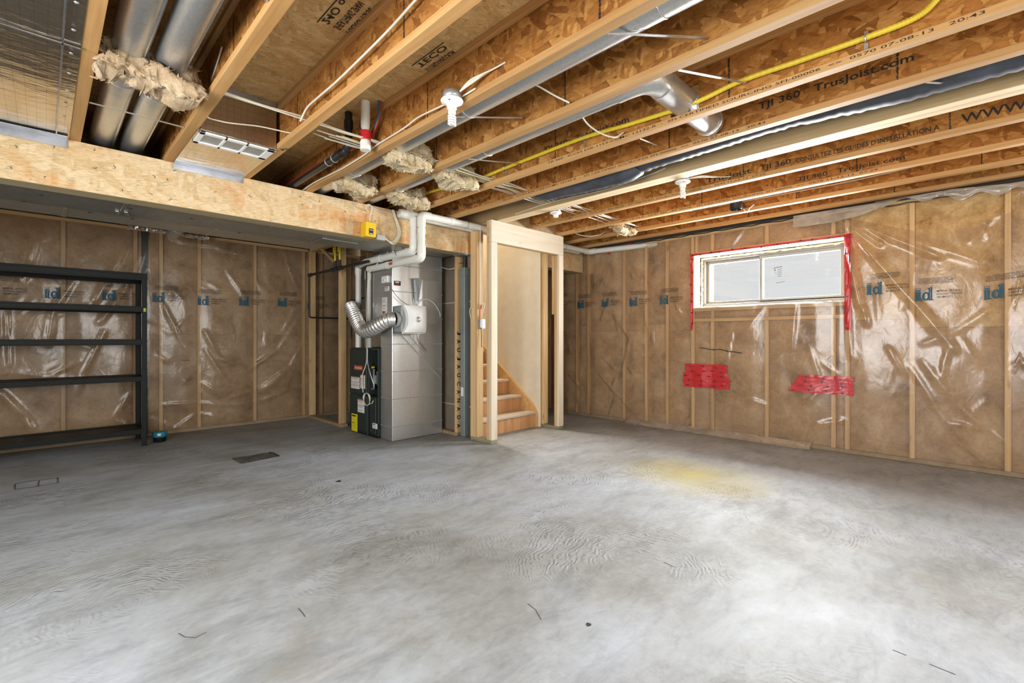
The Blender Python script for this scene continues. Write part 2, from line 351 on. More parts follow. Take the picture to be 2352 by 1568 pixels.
    def build(s, name, mat, parent=None, origin=None, fix=True):
        if parent is not None: o0 = W[parent]
        elif origin is not None: o0 = Vector(origin)
        else:
            xs = [p.x for p in s.v]; ys = [p.y for p in s.v]; zs = [p.z for p in s.v]
            o0 = Vector(((min(xs)+max(xs))/2, (min(ys)+max(ys))/2, min(zs)))
        me = bpy.data.meshes.new(name); me.from_pydata([p-o0 for p in s.v], [], s.f)
        me.polygons.foreach_set('use_smooth', s.sm); me.polygons.foreach_set('material_index', s.mi)
        for m in (mat if isinstance(mat, (list, tuple)) else [mat]): me.materials.append(M[m])
        me.update()
        if fix:
            import bmesh
            bm = bmesh.new(); bm.from_mesh(me); bmesh.ops.recalc_face_normals(bm, faces=bm.faces); bm.to_mesh(me); bm.free()
        o = bpy.data.objects.new(name, me); COL.objects.link(o); W[o] = o0
        if parent is not None: o.parent = parent
        else: o.location = o0
        return o

def tag(o, label, cat, group=None, kind=None):
    o['label'] = label; o['category'] = cat
    if group: o['group'] = group
    if kind: o['kind'] = kind
    return o
def thing(name, label, cat, loc, group=None):
    o = bpy.data.objects.new(name, None); COL.objects.link(o); o.location = loc; o.empty_display_size = .1; W[o] = Vector(loc)
    return tag(o, label, cat, group, 'thing')
def single(name, mb, mat, label, cat, group=None, **k):
    return tag(mb.build(name, mat, None, **k), label, cat, group, 'thing')
def struct(o): o['kind'] = 'structure'; return o
def smooth(pts, n=6):
    pts = [Vector(p) for p in pts]; P = [pts[0]*2-pts[1]]+pts+[pts[-1]*2-pts[-2]]; out = []
    for i in range(1, len(P)-2):
        for k in range(n):
            t = k/n; a, b, c, d = P[i-1:i+3]
            out.append(.5*((2*b)+(c-a)*t+(2*a-5*b+4*c-d)*t*t+(3*b-a-3*c+d)*t*t*t))
    out.append(pts[-1]); return out

# ------------------------------------------------------------------ lettering
_tc = {}
def text_shape(txt, bold=0.0):
    k = (txt, bold)
    if k not in _tc:
        cu = bpy.data.curves.new('t', 'FONT'); cu.body = txt; cu.resolution_u = 2; cu.offset = bold
        ob = bpy.data.objects.new('t', cu); me = bpy.data.meshes.new_from_object(ob)
        vs = [(v.co.x, v.co.y) for v in me.vertices]; fs = [tuple(p.vertices) for p in me.polygons]
        bpy.data.objects.remove(ob); bpy.data.curves.remove(cu); bpy.data.meshes.remove(me)
        x0 = min(v[0] for v in vs); x1 = max(v[0] for v in vs); y1 = max(v[1] for v in vs); y0 = min(v[1] for v in vs)
        _tc[k] = ([((x-x0)/(x1-x0), (y-y0)/(y1-y0)) for x, y in vs], fs)
    return _tc[k]
def letters(mb, txt, o, right, up, w, h, fn=None, bold=0.0):
    vs, fs = text_shape(txt, bold); o, right, up = Vector(o), Vector(right), Vector(up)
    P = [o+right*x*w+up*y*h for x, y in vs]
    if fn: P = [fn(p) for p in P]
    mb.add(P, fs)

# ================================================================== dimensions
H = 2.385          # underside of the joists
JD = .302
XW, YB, XL, YF = 5.555, 6.76, -1.7, -3.0
BY0, BY1, BZ = 4.09, 4.25, 2.073
WY0, WY1, WZ0, WZ1 = .944, 2.464, 1.49, 2.115

# ------------------------------------------------------------------ floor and ceiling
fl = MB()
nx, ny = 40, 52
vs = [(XL-.3+(XW+.6-XL+.3)*i/nx, YF-.3+(YB+.6-YF+.3)*j/ny, 0) for i in range(nx+1) for j in range(ny+1)]
fl.add(vs, [(i*(ny+1)+j, (i+1)*(ny+1)+j, (i+1)*(ny+1)+j+1, i*(ny+1)+j+1) for i in range(nx) for j in range(ny)])
fl.box(XL-.3, XW+.6, YF-.3, YB+.6, -.12, -.01)
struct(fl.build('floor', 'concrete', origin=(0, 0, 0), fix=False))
SX0, SX1, SY0 = 3.58, 4.475, 3.75      # stairwell opening
ce = MB(); zt = H+JD
ce.box(XL-.2, SX0, YF-.2, YB+.2, zt+.021, zt+.08); ce.box(SX1, XW+.5, YF-.2, YB+.2, zt+.021, zt+.08); ce.box(SX0, SX1, YF-.2, SY0, zt+.021, zt+.08)
ceiling = struct(ce.build('ceiling', 'subfloor', origin=(0, 0, zt)))
# strand board sheets, long edge across the joists
def sheet(x0, x1, y0, y1):
    mb = MB(); mb.box(x0+.0015, x1-.0015, y0+.0015, y1-.0015, zt, zt+.018, .002); mb.build('subfloor_panel', 'subfloor', ceiling)
y = YF+.02; row = 0
while y < YB:
    y1 = min(y+1.22, YB+.15); x = XL-(.9 if row % 2 else 0)
    while x < XW:
        a, b = max(x, XL), min(x+2.44, XW+.1)
        if y1 > SY0 and b > SX0 and a < SX1:
            if y < SY0 and SY0-y > .05: sheet(a, b, y, SY0)
            yy = max(y, SY0)
            if a < SX0-.05: sheet(a, SX0, yy, y1)
            if b > SX1+.05: sheet(SX1, b, yy, y1)
        elif b-a > .05: sheet(a, b, y, y1)
        x += 2.44
    y = y1 if y1-y < 1.2 else y+1.22; row += 1
stamp = MB()
for (u, v, lines) in ((770, 12, ('24O oc', 'SHEATHING SPAN', 'TOLKO 15/32')), (992, 122, ('TECO', 'STURD-I-FLOOR', '24 OC'))):
    p = onZ(u, v, zt-.003)
    for k, s_ in enumerate(lines): letters(stamp, s_, (p.x+.06*k, p.y+.16, zt-.003), (0, -1, 0), (1, 0, 0), .26, .038, bold=.01)
    for dx in (-.012, .175): stamp.box(p.x+dx, p.x+dx+.004, p.y-.12, p.y+.18, zt-.004, zt-.002)
stamp.build('grade_stamp', 'ink', ceiling)

# ------------------------------------------------------------------ joists
flange_txt = {
 6: ('TJI 360   ICCES ESR-1153-CCMC 13132-R  -  SFI CERTIFIED SOURCING SFI-00006  <>  0570 07-08-13   20:43', 2.24, -.01),
 7: ('TJI 360   ICCES ESR-1153-CCMC 13132-R  -  SFI CERTIFIED SOURCING SFI-00006  <>  0570 07-08-13   20:43', 3.15, .906),
 9: ('TJI 360   ICCES ESR-1153-CCMC 13132-R - HUD 689 - RR 25538 - SFI CERTIFIED SOURCING SFI-00006  <>  0570 11-13-12  07:29', 3.68, 1.19),
 10: ('TJI 360   ICCES ESR-1153-CCMC 13132-R - HUD 689 - RR 25538 - SFI CERTIFIED SOURCING SFI-00006  <>  0670 11-13-12  07:29', 3.42, .557)}
web_txt = {6: [('TJI 360   TrusJoist.com', 2.30, 1.584, .055, .10)],
           7: [('TJI 360   TrusJoist.com', .95, .237, .055, .10), ('TJI 360   TrusJoist.com', 4.05, 3.34, .055, .06)],
           9: [('TrusJoist', 1.66, 1.30, .055, .045), ('TJI 360', 1.235, 1.02, .055, .045), ("CONSULTEZ LES GUIDES D'INSTALLATION A", .987, .188, .034, .055), ('WWW.', .09, -.2, .055, .06)],
           10: [('TJI 360   TrusJoist.com', 1.1, .40, .045, .05)]}
JX = {1: .175, 2: .667, 3: 1.162, 4: 1.655, 5: 2.118, 6: 2.67, 7: 3.084, 9: 4.035, 10: 4.535, 11: 5.00, 12: 5.40}
jl = {1: 'wooden I-joist along the edge of the big foil panel, left of two round ducts',
      2: 'wooden I-joist between the two round ducts and the foil box with a white grille',
      3: 'wooden I-joist right of the foil box, cable clipped along its web',
      4: 'wooden I-joist carrying the large round lamp holder with coiled bulb',
      5: 'wooden I-joist between two long silver ducts, next right of the lamp joist',
      6: 'wooden I-joist with yellow gas tube clipped along its lettered web',
      7: 'lettered wooden I-joist between gas tube joist and double veneer beam',
      9: 'wooden I-joist printed CONSULTEZ LES GUIDES, first right of the double veneer beam',
      10: 'wooden I-joist printed 0670 11-13-12, its web third from the window wall',
      11: 'wooden I-joist with grey cable along it, second from the window wall',
      12: 'last wooden I-joist, right against the plastic-covered window wall'}
def joist(k, xr):
    y0, y1 = YF+.05, YB-.02
    if k in (9,): y1 = SY0-.04
    x0, x1 = xr-.058, xr; xm = (x0+x1)/2
    t = thing('floor_joist', jl[k], 'joist', (xm, y0, H), 'wooden I-joists under the floor above')
    m = MB(); m.box(x0, x1, y0, y1, H, H+.035, .002); m.build('bottom_flange', 'flange', t)
    m = MB(); m.box(x0, x1, y0, y1, H+JD-.035, H+JD-.001, .002); m.build('top_flange', 'flange', t)
    web = None; ys = y0; kk = 0; cuts = [y0]
    c = y0+.7+((k*.53) % 1.2)
    while c < y1: cuts.append(c); c += 1.22
    cuts.append(y1)
    for a, b in zip(cuts[:-1], cuts[1:]):
        m = MB(); z0w, z1w = H+.034, H+JD-.034; ya, yb2 = a+.0015, b-.0015
        if k == 6 and ya < 1.22 < yb2:      # the duct elbow passes through here
            m.box(xm-.0055, xm+.0055, ya, 1.135, z0w, z1w); m.box(xm-.0055, xm+.0055, 1.305, yb2, z0w, z1w); m.box(xm-.0055, xm+.0055, 1.135, 1.305, H+.187, z1w)
        else: m.box(xm-.0055, xm+.0055, ya, yb2, z0w, z1w)
        m.build('web', 'web', t)
    jt = MB()
    rnd = random.Random(k)
    for c in cuts[1:-1]:      # sawtooth glue joint smears
        zz = H+.04
        while zz < H+JD-.05:
            hgt = rnd.uniform(.006, .016); jt.box(xm-.0068, xm-.0057, c-rnd.uniform(.002, .006), c+rnd.uniform(.002, .006), zz, zz+hgt); zz += hgt+rnd.uniform(0, .006)
    jt.build('glue_joint', 'ink', t)['kind'] = 'stuff'
    if k in flange_txt:
        s_, a, b = flange_txt[k]; m = MB(); letters(m, s_, (x0-.0012, a, H+.008), (0, -1, 0), (0, 0, 1), a-b, .018, bold=.004); m.build('flange_lettering', 'ink', t)
    for s_, a, b, hh, dz in web_txt.get(k, ()):
        m = MB(); letters(m, s_, (xm-.0075, a, H+dz), (0, -1, 0), (0, 0, 1), a-b, hh, bold=.012); m.build('web_lettering', 'ink', t)
    return t
for k, x in JX.items(): joist(k, x)
# left-most joist only where the foil panel ends, out of frame: skipped; the double veneer beam
t = thing('veneer_beam', 'double laminated veneer beam with a dark seam along its underside', 'beam', (3.513, YF, H))
for a, b in ((3.45, 3.511), (3.515, 3.576)):
    m = MB(); m.box(a, b, YF+.05, YB-.02, H+.002, H+JD-.001, .002); m.build('veneer_ply', 'lvl', t)
    m = MB(); m.box(a+.001, b-.001, YF+.05, YB-.02, H, H+.0035); m.build('veneer_edge', 'lvl_edge', t)
# stair header framing at joist level
m = MB(); m.box(SX0, SX1, SY0-.04, SY0, H, H+JD-.002, .002); single('stair_header', m, 'lvl', 'short veneer header closing the joists at the stair opening', 'header')

# ------------------------------------------------------------------ main beam
def beam(x0, x1, lab):
    t = thing('main_beam', lab, 'beam', ((x0+x1)/2, (BY0+BY1)/2, BZ))
    for k in range(3):
        a = BY0+k*(BY1-BY0)/3; m = MB(); m.box(x0, x1, a+.0006, a+(BY1-BY0)/3-.0006, BZ, H-.001, .0015); m.build('beam_ply', ['beam'], t)
    m = MB(); m.box(x0, x1, BY0+.001, BY1-.001, BZ-.002, BZ+.001); m.build('beam_underside', 'beam_under', t)
    return t
b1 = beam(XL+.02, 3.453, 'thick strand board beam carrying the joists, grey duct along its back')
beam(4.58, XW-.012, 'short strand board beam between the stairs and the window wall')
m = MB(); rnd = random.Random(3)
for k in range(26):          # staples and nail heads left in the beam face
    x, z = rnd.uniform(-.4, 2.3), rnd.uniform(BZ+.03, H-.03); r = rnd.uniform(.006, .014); a0 = rnd.uniform(0, 6)
    m.tube([(x+r*math.cos(a0+a), BY0-.002, z+r*math.sin(a0+a)) for a in [i*.35 for i in range(rnd.randint(4, 9))]], .0014, 5)
m.build('staple', 'ink', b1)['kind'] = 'stuff'

# ------------------------------------------------------------------ exterior walls (studs, wool, plates)
def hole(y, z): return WY0-.02 < y < WY1+.02 and WZ0-.02 < z < WZ1+.02
wr = MB()
for (wa, wb) in ((WY0, WY1), (-1.95, -.45)): pass
segs = [(YF, -1.95), (-.45, WY0), (WY1, YB+.3)]
for a, b in segs: wr.box(XW+.20, XW+.42, a, b, 0, zt+.08)
for a, b in ((-1.95, -.45), (WY0, WY1)): wr.box(XW+.20, XW+.42, a, b, 0, WZ0); wr.box(XW+.20, XW+.42, a, b, WZ1, zt+.08)
wall_r = struct(wr.build('wall_right', 'cement', origin=(XW+.2, 0, 0)))
m = MB(); m.box(XL-.2, XW+.3, YB+.14, YB+.3, 0, zt+.08); wall_b = struct(m.build('wall_back', 'cement', origin=(0, YB+.14, 0)))
m = MB(); m.box(XL-.2, XL, YF-.2, .15, 0, zt+.08); m.box(XL-.2, XL, 2.45, YB+.3, 0, zt+.08); m.box(XL-.2, XL, .15, 2.45, 0, .55); m.box(XL-.2, XL, .15, 2.45, 2.15, zt+.08); struct(m.build('wall_left', 'drywall', origin=(XL, 0, 0)))
m = MB(); m.box(XL-.2, .45, YF-.2, YF, 0, zt+.08); m.box(2.35, XW+.5, YF-.2, YF, 0, zt+.08); m.box(.45, 2.35, YF-.2, YF, 0, .7); m.box(.45, 2.35, YF-.2, YF, 2.2, zt+.08)
struct(m.build('wall_front', 'drywall', origin=(0, YF, 0)))

def stud(wall, mb_args, mat='pine_z', name='stud', c=.003):
    m = MB(); m.box(*mb_args, c); return m.build(name, mat, wall)
WD = .14
# window wall studs from their place in the photograph
su = [(1265+0, 0), ]
def yR(u): return onX(u, 700, XW).y
full = [1325, 1351, 1433, 1484, 1532, 2095, 2315]
for u in full:
    y = yR(u); stud(wall_r, (XW, XW+WD, y-.019, y+.019, .04, H-.04))
for y in (-.65+.0, -2.3, -1.97, -.43, 4.75, 5.2, 5.6, 6.1): stud(wall_r, (XW, XW+WD, y-.019, y+.019, .04, H-.04))
ysk = (yR(1591), yR(1946)); zsill = WZ0-.005; zb = onX(1764, 731, XW).z
for y in ysk: stud(wall_r, (XW, XW+WD, y-.019, y+.019, .04, H-.04))
for u in (1636, 1761, 1914): y = yR(u); stud(wall_r, (XW, XW+WD, y-.019, y+.019, .04, zb-.02)); stud(wall_r, (XW+.002, XW+WD, y-.019, y+.019, zb+.02, WZ0-.046))
for u in (1600, 1636, 1761, 1914): y = yR(u); stud(wall_r, (XW, XW+WD, y-.019, y+.019, WZ1+.04, H-.04))
stud(wall_r, (XW, XW+WD, ysk[1]+.02, ysk[0]-.02, zb-.019, zb+.019), 'pine_y', 'blocking')
stud(wall_r, (XW, XW+WD, ysk[1]+.02, ysk[0]-.02, WZ0-.045, WZ0-.007), 'pine_y', 'rough_sill')
stud(wall_r, (XW, XW+WD, ysk[1]+.02, ysk[0]-.02, WZ1+.003, WZ1+.04), 'pine_y', 'lintel')
for a, b in ((YF+.02, YB)  ,): stud(wall_r, (XW, XW+WD, a, b, .002, .04), 'plate_x', 'bottom_plate'); stud(wall_r, (XW, XW+WD, a, b, H-.04, H-.002), 'pine_y', 'top_plate')
def wool(wall, f, s0, s1, z0, z1, seed, mat='insul'):
    """a bulging batt face: f(s, z, d) gives the point d in front of the studs' back"""
    n = max(3, int((s1-s0)/.05)); k = max(3, int((z1-z0)/.07)); m = MB(); vs = []
    for i in range(n+1):
        for j in range(k+1):
            s_, z = s0+(s1-s0)*i/n, z0+(z1-z0)*j/k; e = min(i, n-i, 2)/2; e2 = min(j, k-j, 1)
            q = mnoise.noise(Vector((s_*4+seed, z*4, seed)))*.5+mnoise.noise(Vector((s_*11, z*11, seed)))*.3
            vs.append(f(s_, z, .10+.025*e*e2+.028*q))
    m.add(vs, [(i*(k+1)+j, (i+1)*(k+1)+j, (i+1)*(k+1)+j+1, i*(k+1)+j+1) for i in range(n) for j in range(k)], True)
    return m.build('insulation_batt', mat, wall, fix=False)
fR = lambda s_, z, d: (XW+WD-d-.004, s_, z)
ss = sorted([yR(u) for u in full]+[-.65, -2.3, -1.97, -.43, 4.75, 5.2, 5.6, 6.1]+list(ysk)+[YF+.1, YB-.02])
for i in range(len(ss)-1):
    a, b = ss[i]+.02, ss[i+1]-.02
    if b-a < .06: continue
    if abs(ss[i]-ysk[1]) < .01: continue
    if -1.99 < ss[i] < -.5: wool(wall_r, fR, a, b, .04, 1.45, i); continue
    zz = 1.22 if i % 3 else 1.3
    for z0, z1 in ((.04, zz), (zz+.002, H-.04)):
        wool(wall_r, fR, a, b, z0, z1, i*3+z0, 'insul_bare' if (b < .95 and b > -.45 and z0 > 1) else 'insul')
yy = [ysk[1], yR(1914), yR(1761), yR(1636), ysk[0]]
for i in range(4):
    a, b = yy[i]+.02, yy[i+1]-.02; wool(wall_r, fR, a, b, .04, zb-.02, 50+i); wool(wall_r, fR, a, b, zb+.02, WZ0-.045, 60+i); wool(wall_r, fR, a, b, WZ1+.04, H-.04, 70+i)
# back wall
def xB(u): return onY(u, 700, YB).x
bs = [-1.55, -1.1, -.47, xB(145), xB(311), xB(370), xB(458), xB(586), xB(698), 2.86, 3.3, 3.9, 4.5, 5.1, XW-.02]
for x in bs: stud(wall_b, (x-.019, x+.019, YB, YB+.14, .04, H-.04))
stud(wall_b, (XL, XW, YB, YB+.14, .002, .04), 'plate_x', 'bottom_plate'); stud(wall_b, (XL, XW, YB, YB+.14, H-.04, H-.002), 'pine_x', 'top_plate')
fB = lambda s_, z, d: (s_, YB+.14-d-.004, z)
bs = sorted([XL+.02]+bs)
for i in range(len(bs)-1):
    a, b = bs[i]+.02, bs[i+1]-.02
    if b-a < .06: continue
    for z0, z1 in ((.04, 1.17), (1.172, H-.04)): wool(wall_b, fB, a, b, z0, z1, 100+i*3+z0)

# ------------------------------------------------------------------ vapour barrier film
def seg_d(p, a, b):
    ax, ay = a; bx, by = b; dx, dy = bx-ax, by-ay; L = dx*dx+dy*dy
    t = max(0, min(1, ((p[0]-ax)*dx+(p[1]-ay)*dy)/L)); return math.hypot(p[0]-ax-t*dx, p[1]-ay-t*dy), t
class Film:
    def __init__(s, seed, studs): s.folds = []; s.rnd = random.Random(seed); s.seed = seed; s.studs = sorted(studs)
    def fold(s, a, b, w=.02, amp=.012): s.folds.append((a, b, w, amp, min(a[0], b[0])-4*w, max(a[0], b[0])+4*w, min(a[1], b[1])-4*w, max(a[1], b[1])+4*w))
    def curve(s, pts, w=.02, amp=.012):
        for a, b in zip(pts[:-1], pts[1:]): s.fold(a, b, w, amp)
    def h(s, x, z):
        e = min((abs(x-q) for q in s.studs), default=1); k = min(1, e/.14)
        v = .006+.010*k*(1+mnoise.noise(Vector((x*2.3, z*1.7, s.seed))))*.8+.010*k*(mnoise.noise(Vector((x*6+3, z*4, s.seed*2)))+.5)*.5
        best = 0
        for a, b, w, amp, x0, x1, z0, z1 in s.folds:
            if x0 < x < x1 and z0 < z < z1:
                d, t = seg_d((x, z), a, b); g = amp*math.exp(-(d/w)**2)*(.35+.65*math.sin(PI*min(1, max(0, .1+.8*t))))
                if abs(g) > abs(best): best = g
        return max(.003, v+best)
def film_mesh(name, mat, film, s0, s1, z0f, z1f, n, k, P, skip=None, parent=None):
    m = MB(); vs = []
    for i in range(n+1):
        x = s0+(s1-s0)*i/n; a, b = z0f(x), z1f(x)
        for j in range(k+1):
            z = a+(b-a)*j/k; vs.append(P(x, z, film.h(x, z)))
    fs = []
    for i in range(n):
        for j in range(k):
            if skip:
                x = s0+(s1-s0)*(i+.5)/n; a, b = z0f(x), z1f(x)
                if skip(x, a+(b-a)*(j+.5)/k): continue
            fs.append((i*(k+1)+j, (i+1)*(k+1)+j, (i+1)*(k+1)+j+1, i*(k+1)+j+1))
    m.add(vs, fs, True); return m
# window wall film
FW = Film(5, ss+yy)
PW = lambda s_, z, h_: (XW-h_, s_, z)
anc = onX(1935, 503, XW); A = (anc.y, anc.z)
for (u, v, w, am) in ((2020, 560, .024, .05), (2100, 700, .034, .035), (2045, 640, .022, .045), (1975, 700, .026, .05), (2160, 590, .026, .035), (2250, 600, .035, .02), (2190, 800, .034, .028), (1955, 820, .02, .016)):
    p = onX(u, v, XW); FW.fold(A, (p.y, p.z), w, am)
for (pts, w, am) in (([(1950, 640), (1965, 670), (1985, 715), (1992, 745)], .018, .026), ([(2120, 830), (2200, 930), (2330, 1040)], .025, .012), ([(2090, 840), (2160, 950), (2260, 1060)], .022, .010),
                     ([(1450, 770), (1420, 900), (1400, 960)], .02, .012), ([(1380, 860), (1450, 940), (1620, 985)], .014, .014), ([(1550, 960), (1700, 1000), (1790, 1020)], .014, .014), ([(1790, 975), (1850, 930), (1880, 900)], .018, .010),
                     ([(1600, 620), (1560, 560), (1500, 600)], .02, .008), ([(1490, 830), (1530, 800), (1560, 700)], .022, .010), ([(1310, 860), (1335, 890)], .016, .016), ([(2352, 660), (2200, 760), (2120, 790)], .025, .010)):
    FW.curve([(onX(u, v, XW).y, onX(u, v, XW).z) for u, v in pts], w, am)
for k in range(84):
    y = FW.rnd.uniform(-1.0, 5.4); z = FW.rnd.uniform(.05, 2.3); a = FW.rnd.gauss(PI/2, .6); L = FW.rnd.uniform(.12, .5)
    FW.fold((y, z), (y+L*math.cos(a), z+L*math.sin(a)), FW.rnd.uniform(.012, .024), FW.rnd.uniform(.005, .018))
def topW(y):
    # the film has come loose beside the window and sags between two points
    pts = [(-3, 2.30), (-.2, 2.33), (onX(2352, 478, XW).y, onX(2352, 478, XW).z), (onX(2165, 541, XW).y, onX(2165, 541, XW).z), (onX(2100, 530, XW).y, onX(2100, 530, XW).z), (onX(1930, 498, XW).y, onX(1930, 498, XW).z), (1.25, 2.36), (8, 2.36)]
    for (a, b), (c, d) in zip(pts[:-1], pts[1:]):
        if a <= y <= c: t = (y-a)/(c-a); return b+(d-b)*t
    return 2.36
vb = thing('vapour_barrier', 'clear plastic sheet over the window wall, sagging open right of the window', 'plastic sheet', (XW-.01, 1.7, 0))
fm = film_mesh('film', 'poly', FW, -2.9, 6.6, lambda x: .012, topW, 470, 112, PW, skip=lambda y, z: (WY0 < y < WY1 and WZ0 < z < WZ1) or (-1.95 < y < -.45 and WZ0 < z < WZ1))
fm.build('film', 'poly', vb, fix=False)
def decal_film(mb, film, Pfn, c, right_s, w, h, txt, bold=.0, off=.0025, tilt=0.0):
    """lettering lying on the film; c = (s, z) of its lower left corner"""
    vs, fs = text_shape(txt, bold); P = []
    for x, y in vs:
        s_ = c[0]+right_s*(x*w); z = c[1]+y*h+tilt*x*w; P.append(Pfn(s_, z, film.h(s_, z)+off))
    mb.add(P, fs)
def logo(parent, film, Pfn, rs, s_, z, sc=1.0, tilt=0.0, blur=1):
    """the blue two-letter mark with its little crown, the firm's name and the fine print over it"""
    m = MB()
    def rect(x0, x1, y0, y1):
        q = [(x0, y0), (x1, y0), (x1, y1), (x0, y1)]
        m.add([Pfn(s_+rs*x*sc, z+(y+tilt*x)*sc, film.h(s_+rs*x*sc, z+y*sc)+.0025) for x, y in q], [(0, 1, 2, 3)])
    def ell(cx, cy, rx, ry, rx2, ry2, n=20):
        P = []
        for R in ((rx, ry), (rx2, ry2)):
            for k in range(n): a = 2*PI*k/n; x = cx+R[0]*math.cos(a); y = cy+R[1]*math.sin(a); P.append(Pfn(s_+rs*x*sc, z+(y+tilt*x)*sc, film.h(s_+rs*x*sc, z+y*sc)+.0025))
        m.add(P, [(k, (k+1) % n, n+(k+1) % n, n+k) for k in range(n)])
    rect(0, .048, 0, .008); rect(.004, .018, .008, .078); rect(.021, .036, .008, .078); rect(0, .038, .070, .080)      # i
    for k in range(3): ell(.006+.014*k, .106+(.004 if k == 1 else 0), .005, .005, .0005, .0005, 8)
    ell(.020, .090, .020, .007, .001, .001, 10)
    ell(.073, .038, .027, .038, .011, .024)                                                                             # d
    rect(.090, .100, .0, .112); rect(.103, .114, .006, .118); rect(.098, .122, 0, .008); rect(.084, .092, .100, .112)
    m.build('printed_mark', 'blueink', parent, fix=False)
    m = MB()
    for k, (txt, w) in enumerate((('780-484-2777', .105), ('CONTRACTING LTD', .165), ('IMPERIAL DRYWALL', .165))):
        decal_film(m, film, Pfn, (s_+rs*.142*sc, z+(.018+.026*k)*sc), rs, w*sc, .017*sc, txt, .006, tilt=tilt)
    m.build('printed_name', 'greyink', parent, fix=False)
    m = MB(); rn = random.Random(int(s_*100))
    for k in range(5):
        x = .01+rn.uniform(0, .02)
        while x < .24:
            L = rn.uniform(.02, .09); L = min(L, .25-x)
            q = [(x, .148+.011*k), (x+L, .148+.011*k), (x+L, .1515+.011*k+(.003 if rn.random() < .15 else 0)), (x, .1515+.011*k)]
            m.add([Pfn(s_+rs*a*sc, z+(b+tilt*a)*sc, film.h(s_+rs*a*sc, z+b*sc)+.0025) for a, b in q], [(0, 1, 2, 3)]); x += L+rn.uniform(.003, .01)
    m.build('fine_print', 'greyink', parent, fix=False)
for (u, v, tl) in ((1325, 708, 0), (1381, 705, 0), (1445, 703, 0), (1514, 699, 0), (1990, 677, 0), (2102, 691, 0), (2259, 689, .12)):
    p = onX(u, v, XW-.02); logo(vb, FW, PW, -1, p.y, p.z, 1.0, tl)
logo(vb, FW, PW, -1, 4.60, 1.60)
m = MB(); pts = []
for (u, v) in ((1608, 798), (1622, 800), (1640, 803), (1655, 802), (1672, 806), (1690, 808), (1705, 810)): p = onX(u, v, XW); pts.append((p.y, p.z))
rn = random.Random(4)
for q in range(3):
    m.tube([PW(a+rn.uniform(-.01, .01), b+rn.uniform(-.008, .008), FW.h(a, b)+.003) for a, b in smooth([Vector((a, b, 0)) for a, b in pts], 4) for a, b in [(a, b)]] if False else [PW(a+rn.uniform(-.004, .004), b+rn.uniform(-.006, .006), FW.h(a, b)+.003) for a, b in pts], .0022, 5)
m.build('marker_scrawl', 'ink', vb)
# top seal: black acoustic sealant line and gathered film
m = MB(); ptsx = []
for k in range(60):
    y = -1+k*.1; ptsx.append((XW-.012-.004*math.sin(k*1.7), y, min(topW(y)+.012, 2.372)-.006*math.sin(k*2.3)))
ptsx = [p for p in ptsx if p[1] < -.2 or p[1] > 1.15]
m.tube([p for p in ptsx if p[1] > 1.1], .006, 5)
m.tube([(XW-.012, y, 2.35+.004*math.sin(y*30)) for y in [-.9+.06*i for i in range(34)]], .006, 5)
m.build('sealant_bead', 'abs', vb)

# back wall film
FB = Film(9, bs)
PB = lambda s_, z, h_: (s_, YB-h_, z)
def bf(pts, w, am): FB.curve([(onY(u, v, YB).x, onY(u, v, YB).z) for u, v in pts], w, am)
for pts, w, am in (([(470, 760), (500, 820), (570, 850), (640, 800), (690, 720)], .018, .016), ([(470, 800), (520, 880), (600, 900), (660, 850), (700, 780)], .016, .014), ([(465, 880), (520, 915), (600, 890), (680, 830)], .014, .014),
                   ([(375, 930), (450, 925), (540, 930), (600, 920), (690, 880)], .014, .012), ([(375, 700), (420, 790), (455, 830)], .018, .012), ([(460, 950), (540, 965), (600, 970)], .012, .012), ([(350, 960), (400, 985), (450, 950)], .014, .014),
                   ([(300, 540), (260, 620), (220, 690)], .03, .022), ([(330, 560), (290, 660), (230, 740)], .022, .018), ([(90, 520), (70, 600), (60, 640)], .02, .02), ([(10, 690), (20, 780), (22, 840)], .012, .02), ([(170, 640), (120, 720), (110, 790)], .026, .016),
                   ([(240, 760), (190, 860), (180, 900)], .022, .012), ([(0, 900), (60, 960), (80, 1000)], .03, .022), ([(300, 900), (260, 960), (310, 990)], .018, .014), ([(560, 560), (520, 620), (560, 680)], .02, .010), ([(650, 580), (690, 680), (650, 760)], .02, .010),
                   ([(380, 540), (420, 556), (500, 565)], .014, .018), ([(500, 570), (560, 585), (620, 575)], .014, .016), ([(590, 900), (640, 870), (690, 820)], .014, .01)):
    bf(pts, w, am)
for k in range(44):
    x = FB.rnd.uniform(-1, 3.4); z = FB.rnd.uniform(.05, 2.2); a = FB.rnd.gauss(PI/2, .7); L = FB.rnd.uniform(.12, .5)
    FB.fold((x, z), (x+L*math.cos(a), z+L*math.sin(a)), FB.rnd.uniform(.012, .026), FB.rnd.uniform(.003, .008))
vb2 = thing('vapour_barrier', 'wrinkled clear plastic sheet over the wall behind the black shelf', 'plastic sheet', (.9, YB-.01, 0))
film_mesh('film', 'poly', FB, XL+.02, 5.5, lambda x: .012, lambda x: 2.345+.01*math.sin(x*5), 340, 112, PB).build('film', 'poly', vb2, fix=False)
for (u, v) in ((102, 684), (234, 689), (350, 693), (454, 700), (549, 701), (638, 703)):
    p = onY(u, v, YB-.02); logo(vb2, FB, PB, 1, p.x, p.z, 1.0)
p = onY(102, 684, YB-.02); logo(vb2, FB, PB, 1, p.x-.43, p.z, 1.0)
for x_ in (2.65, 3.6): logo(vb2, FB, PB, 1, x_, p.z)

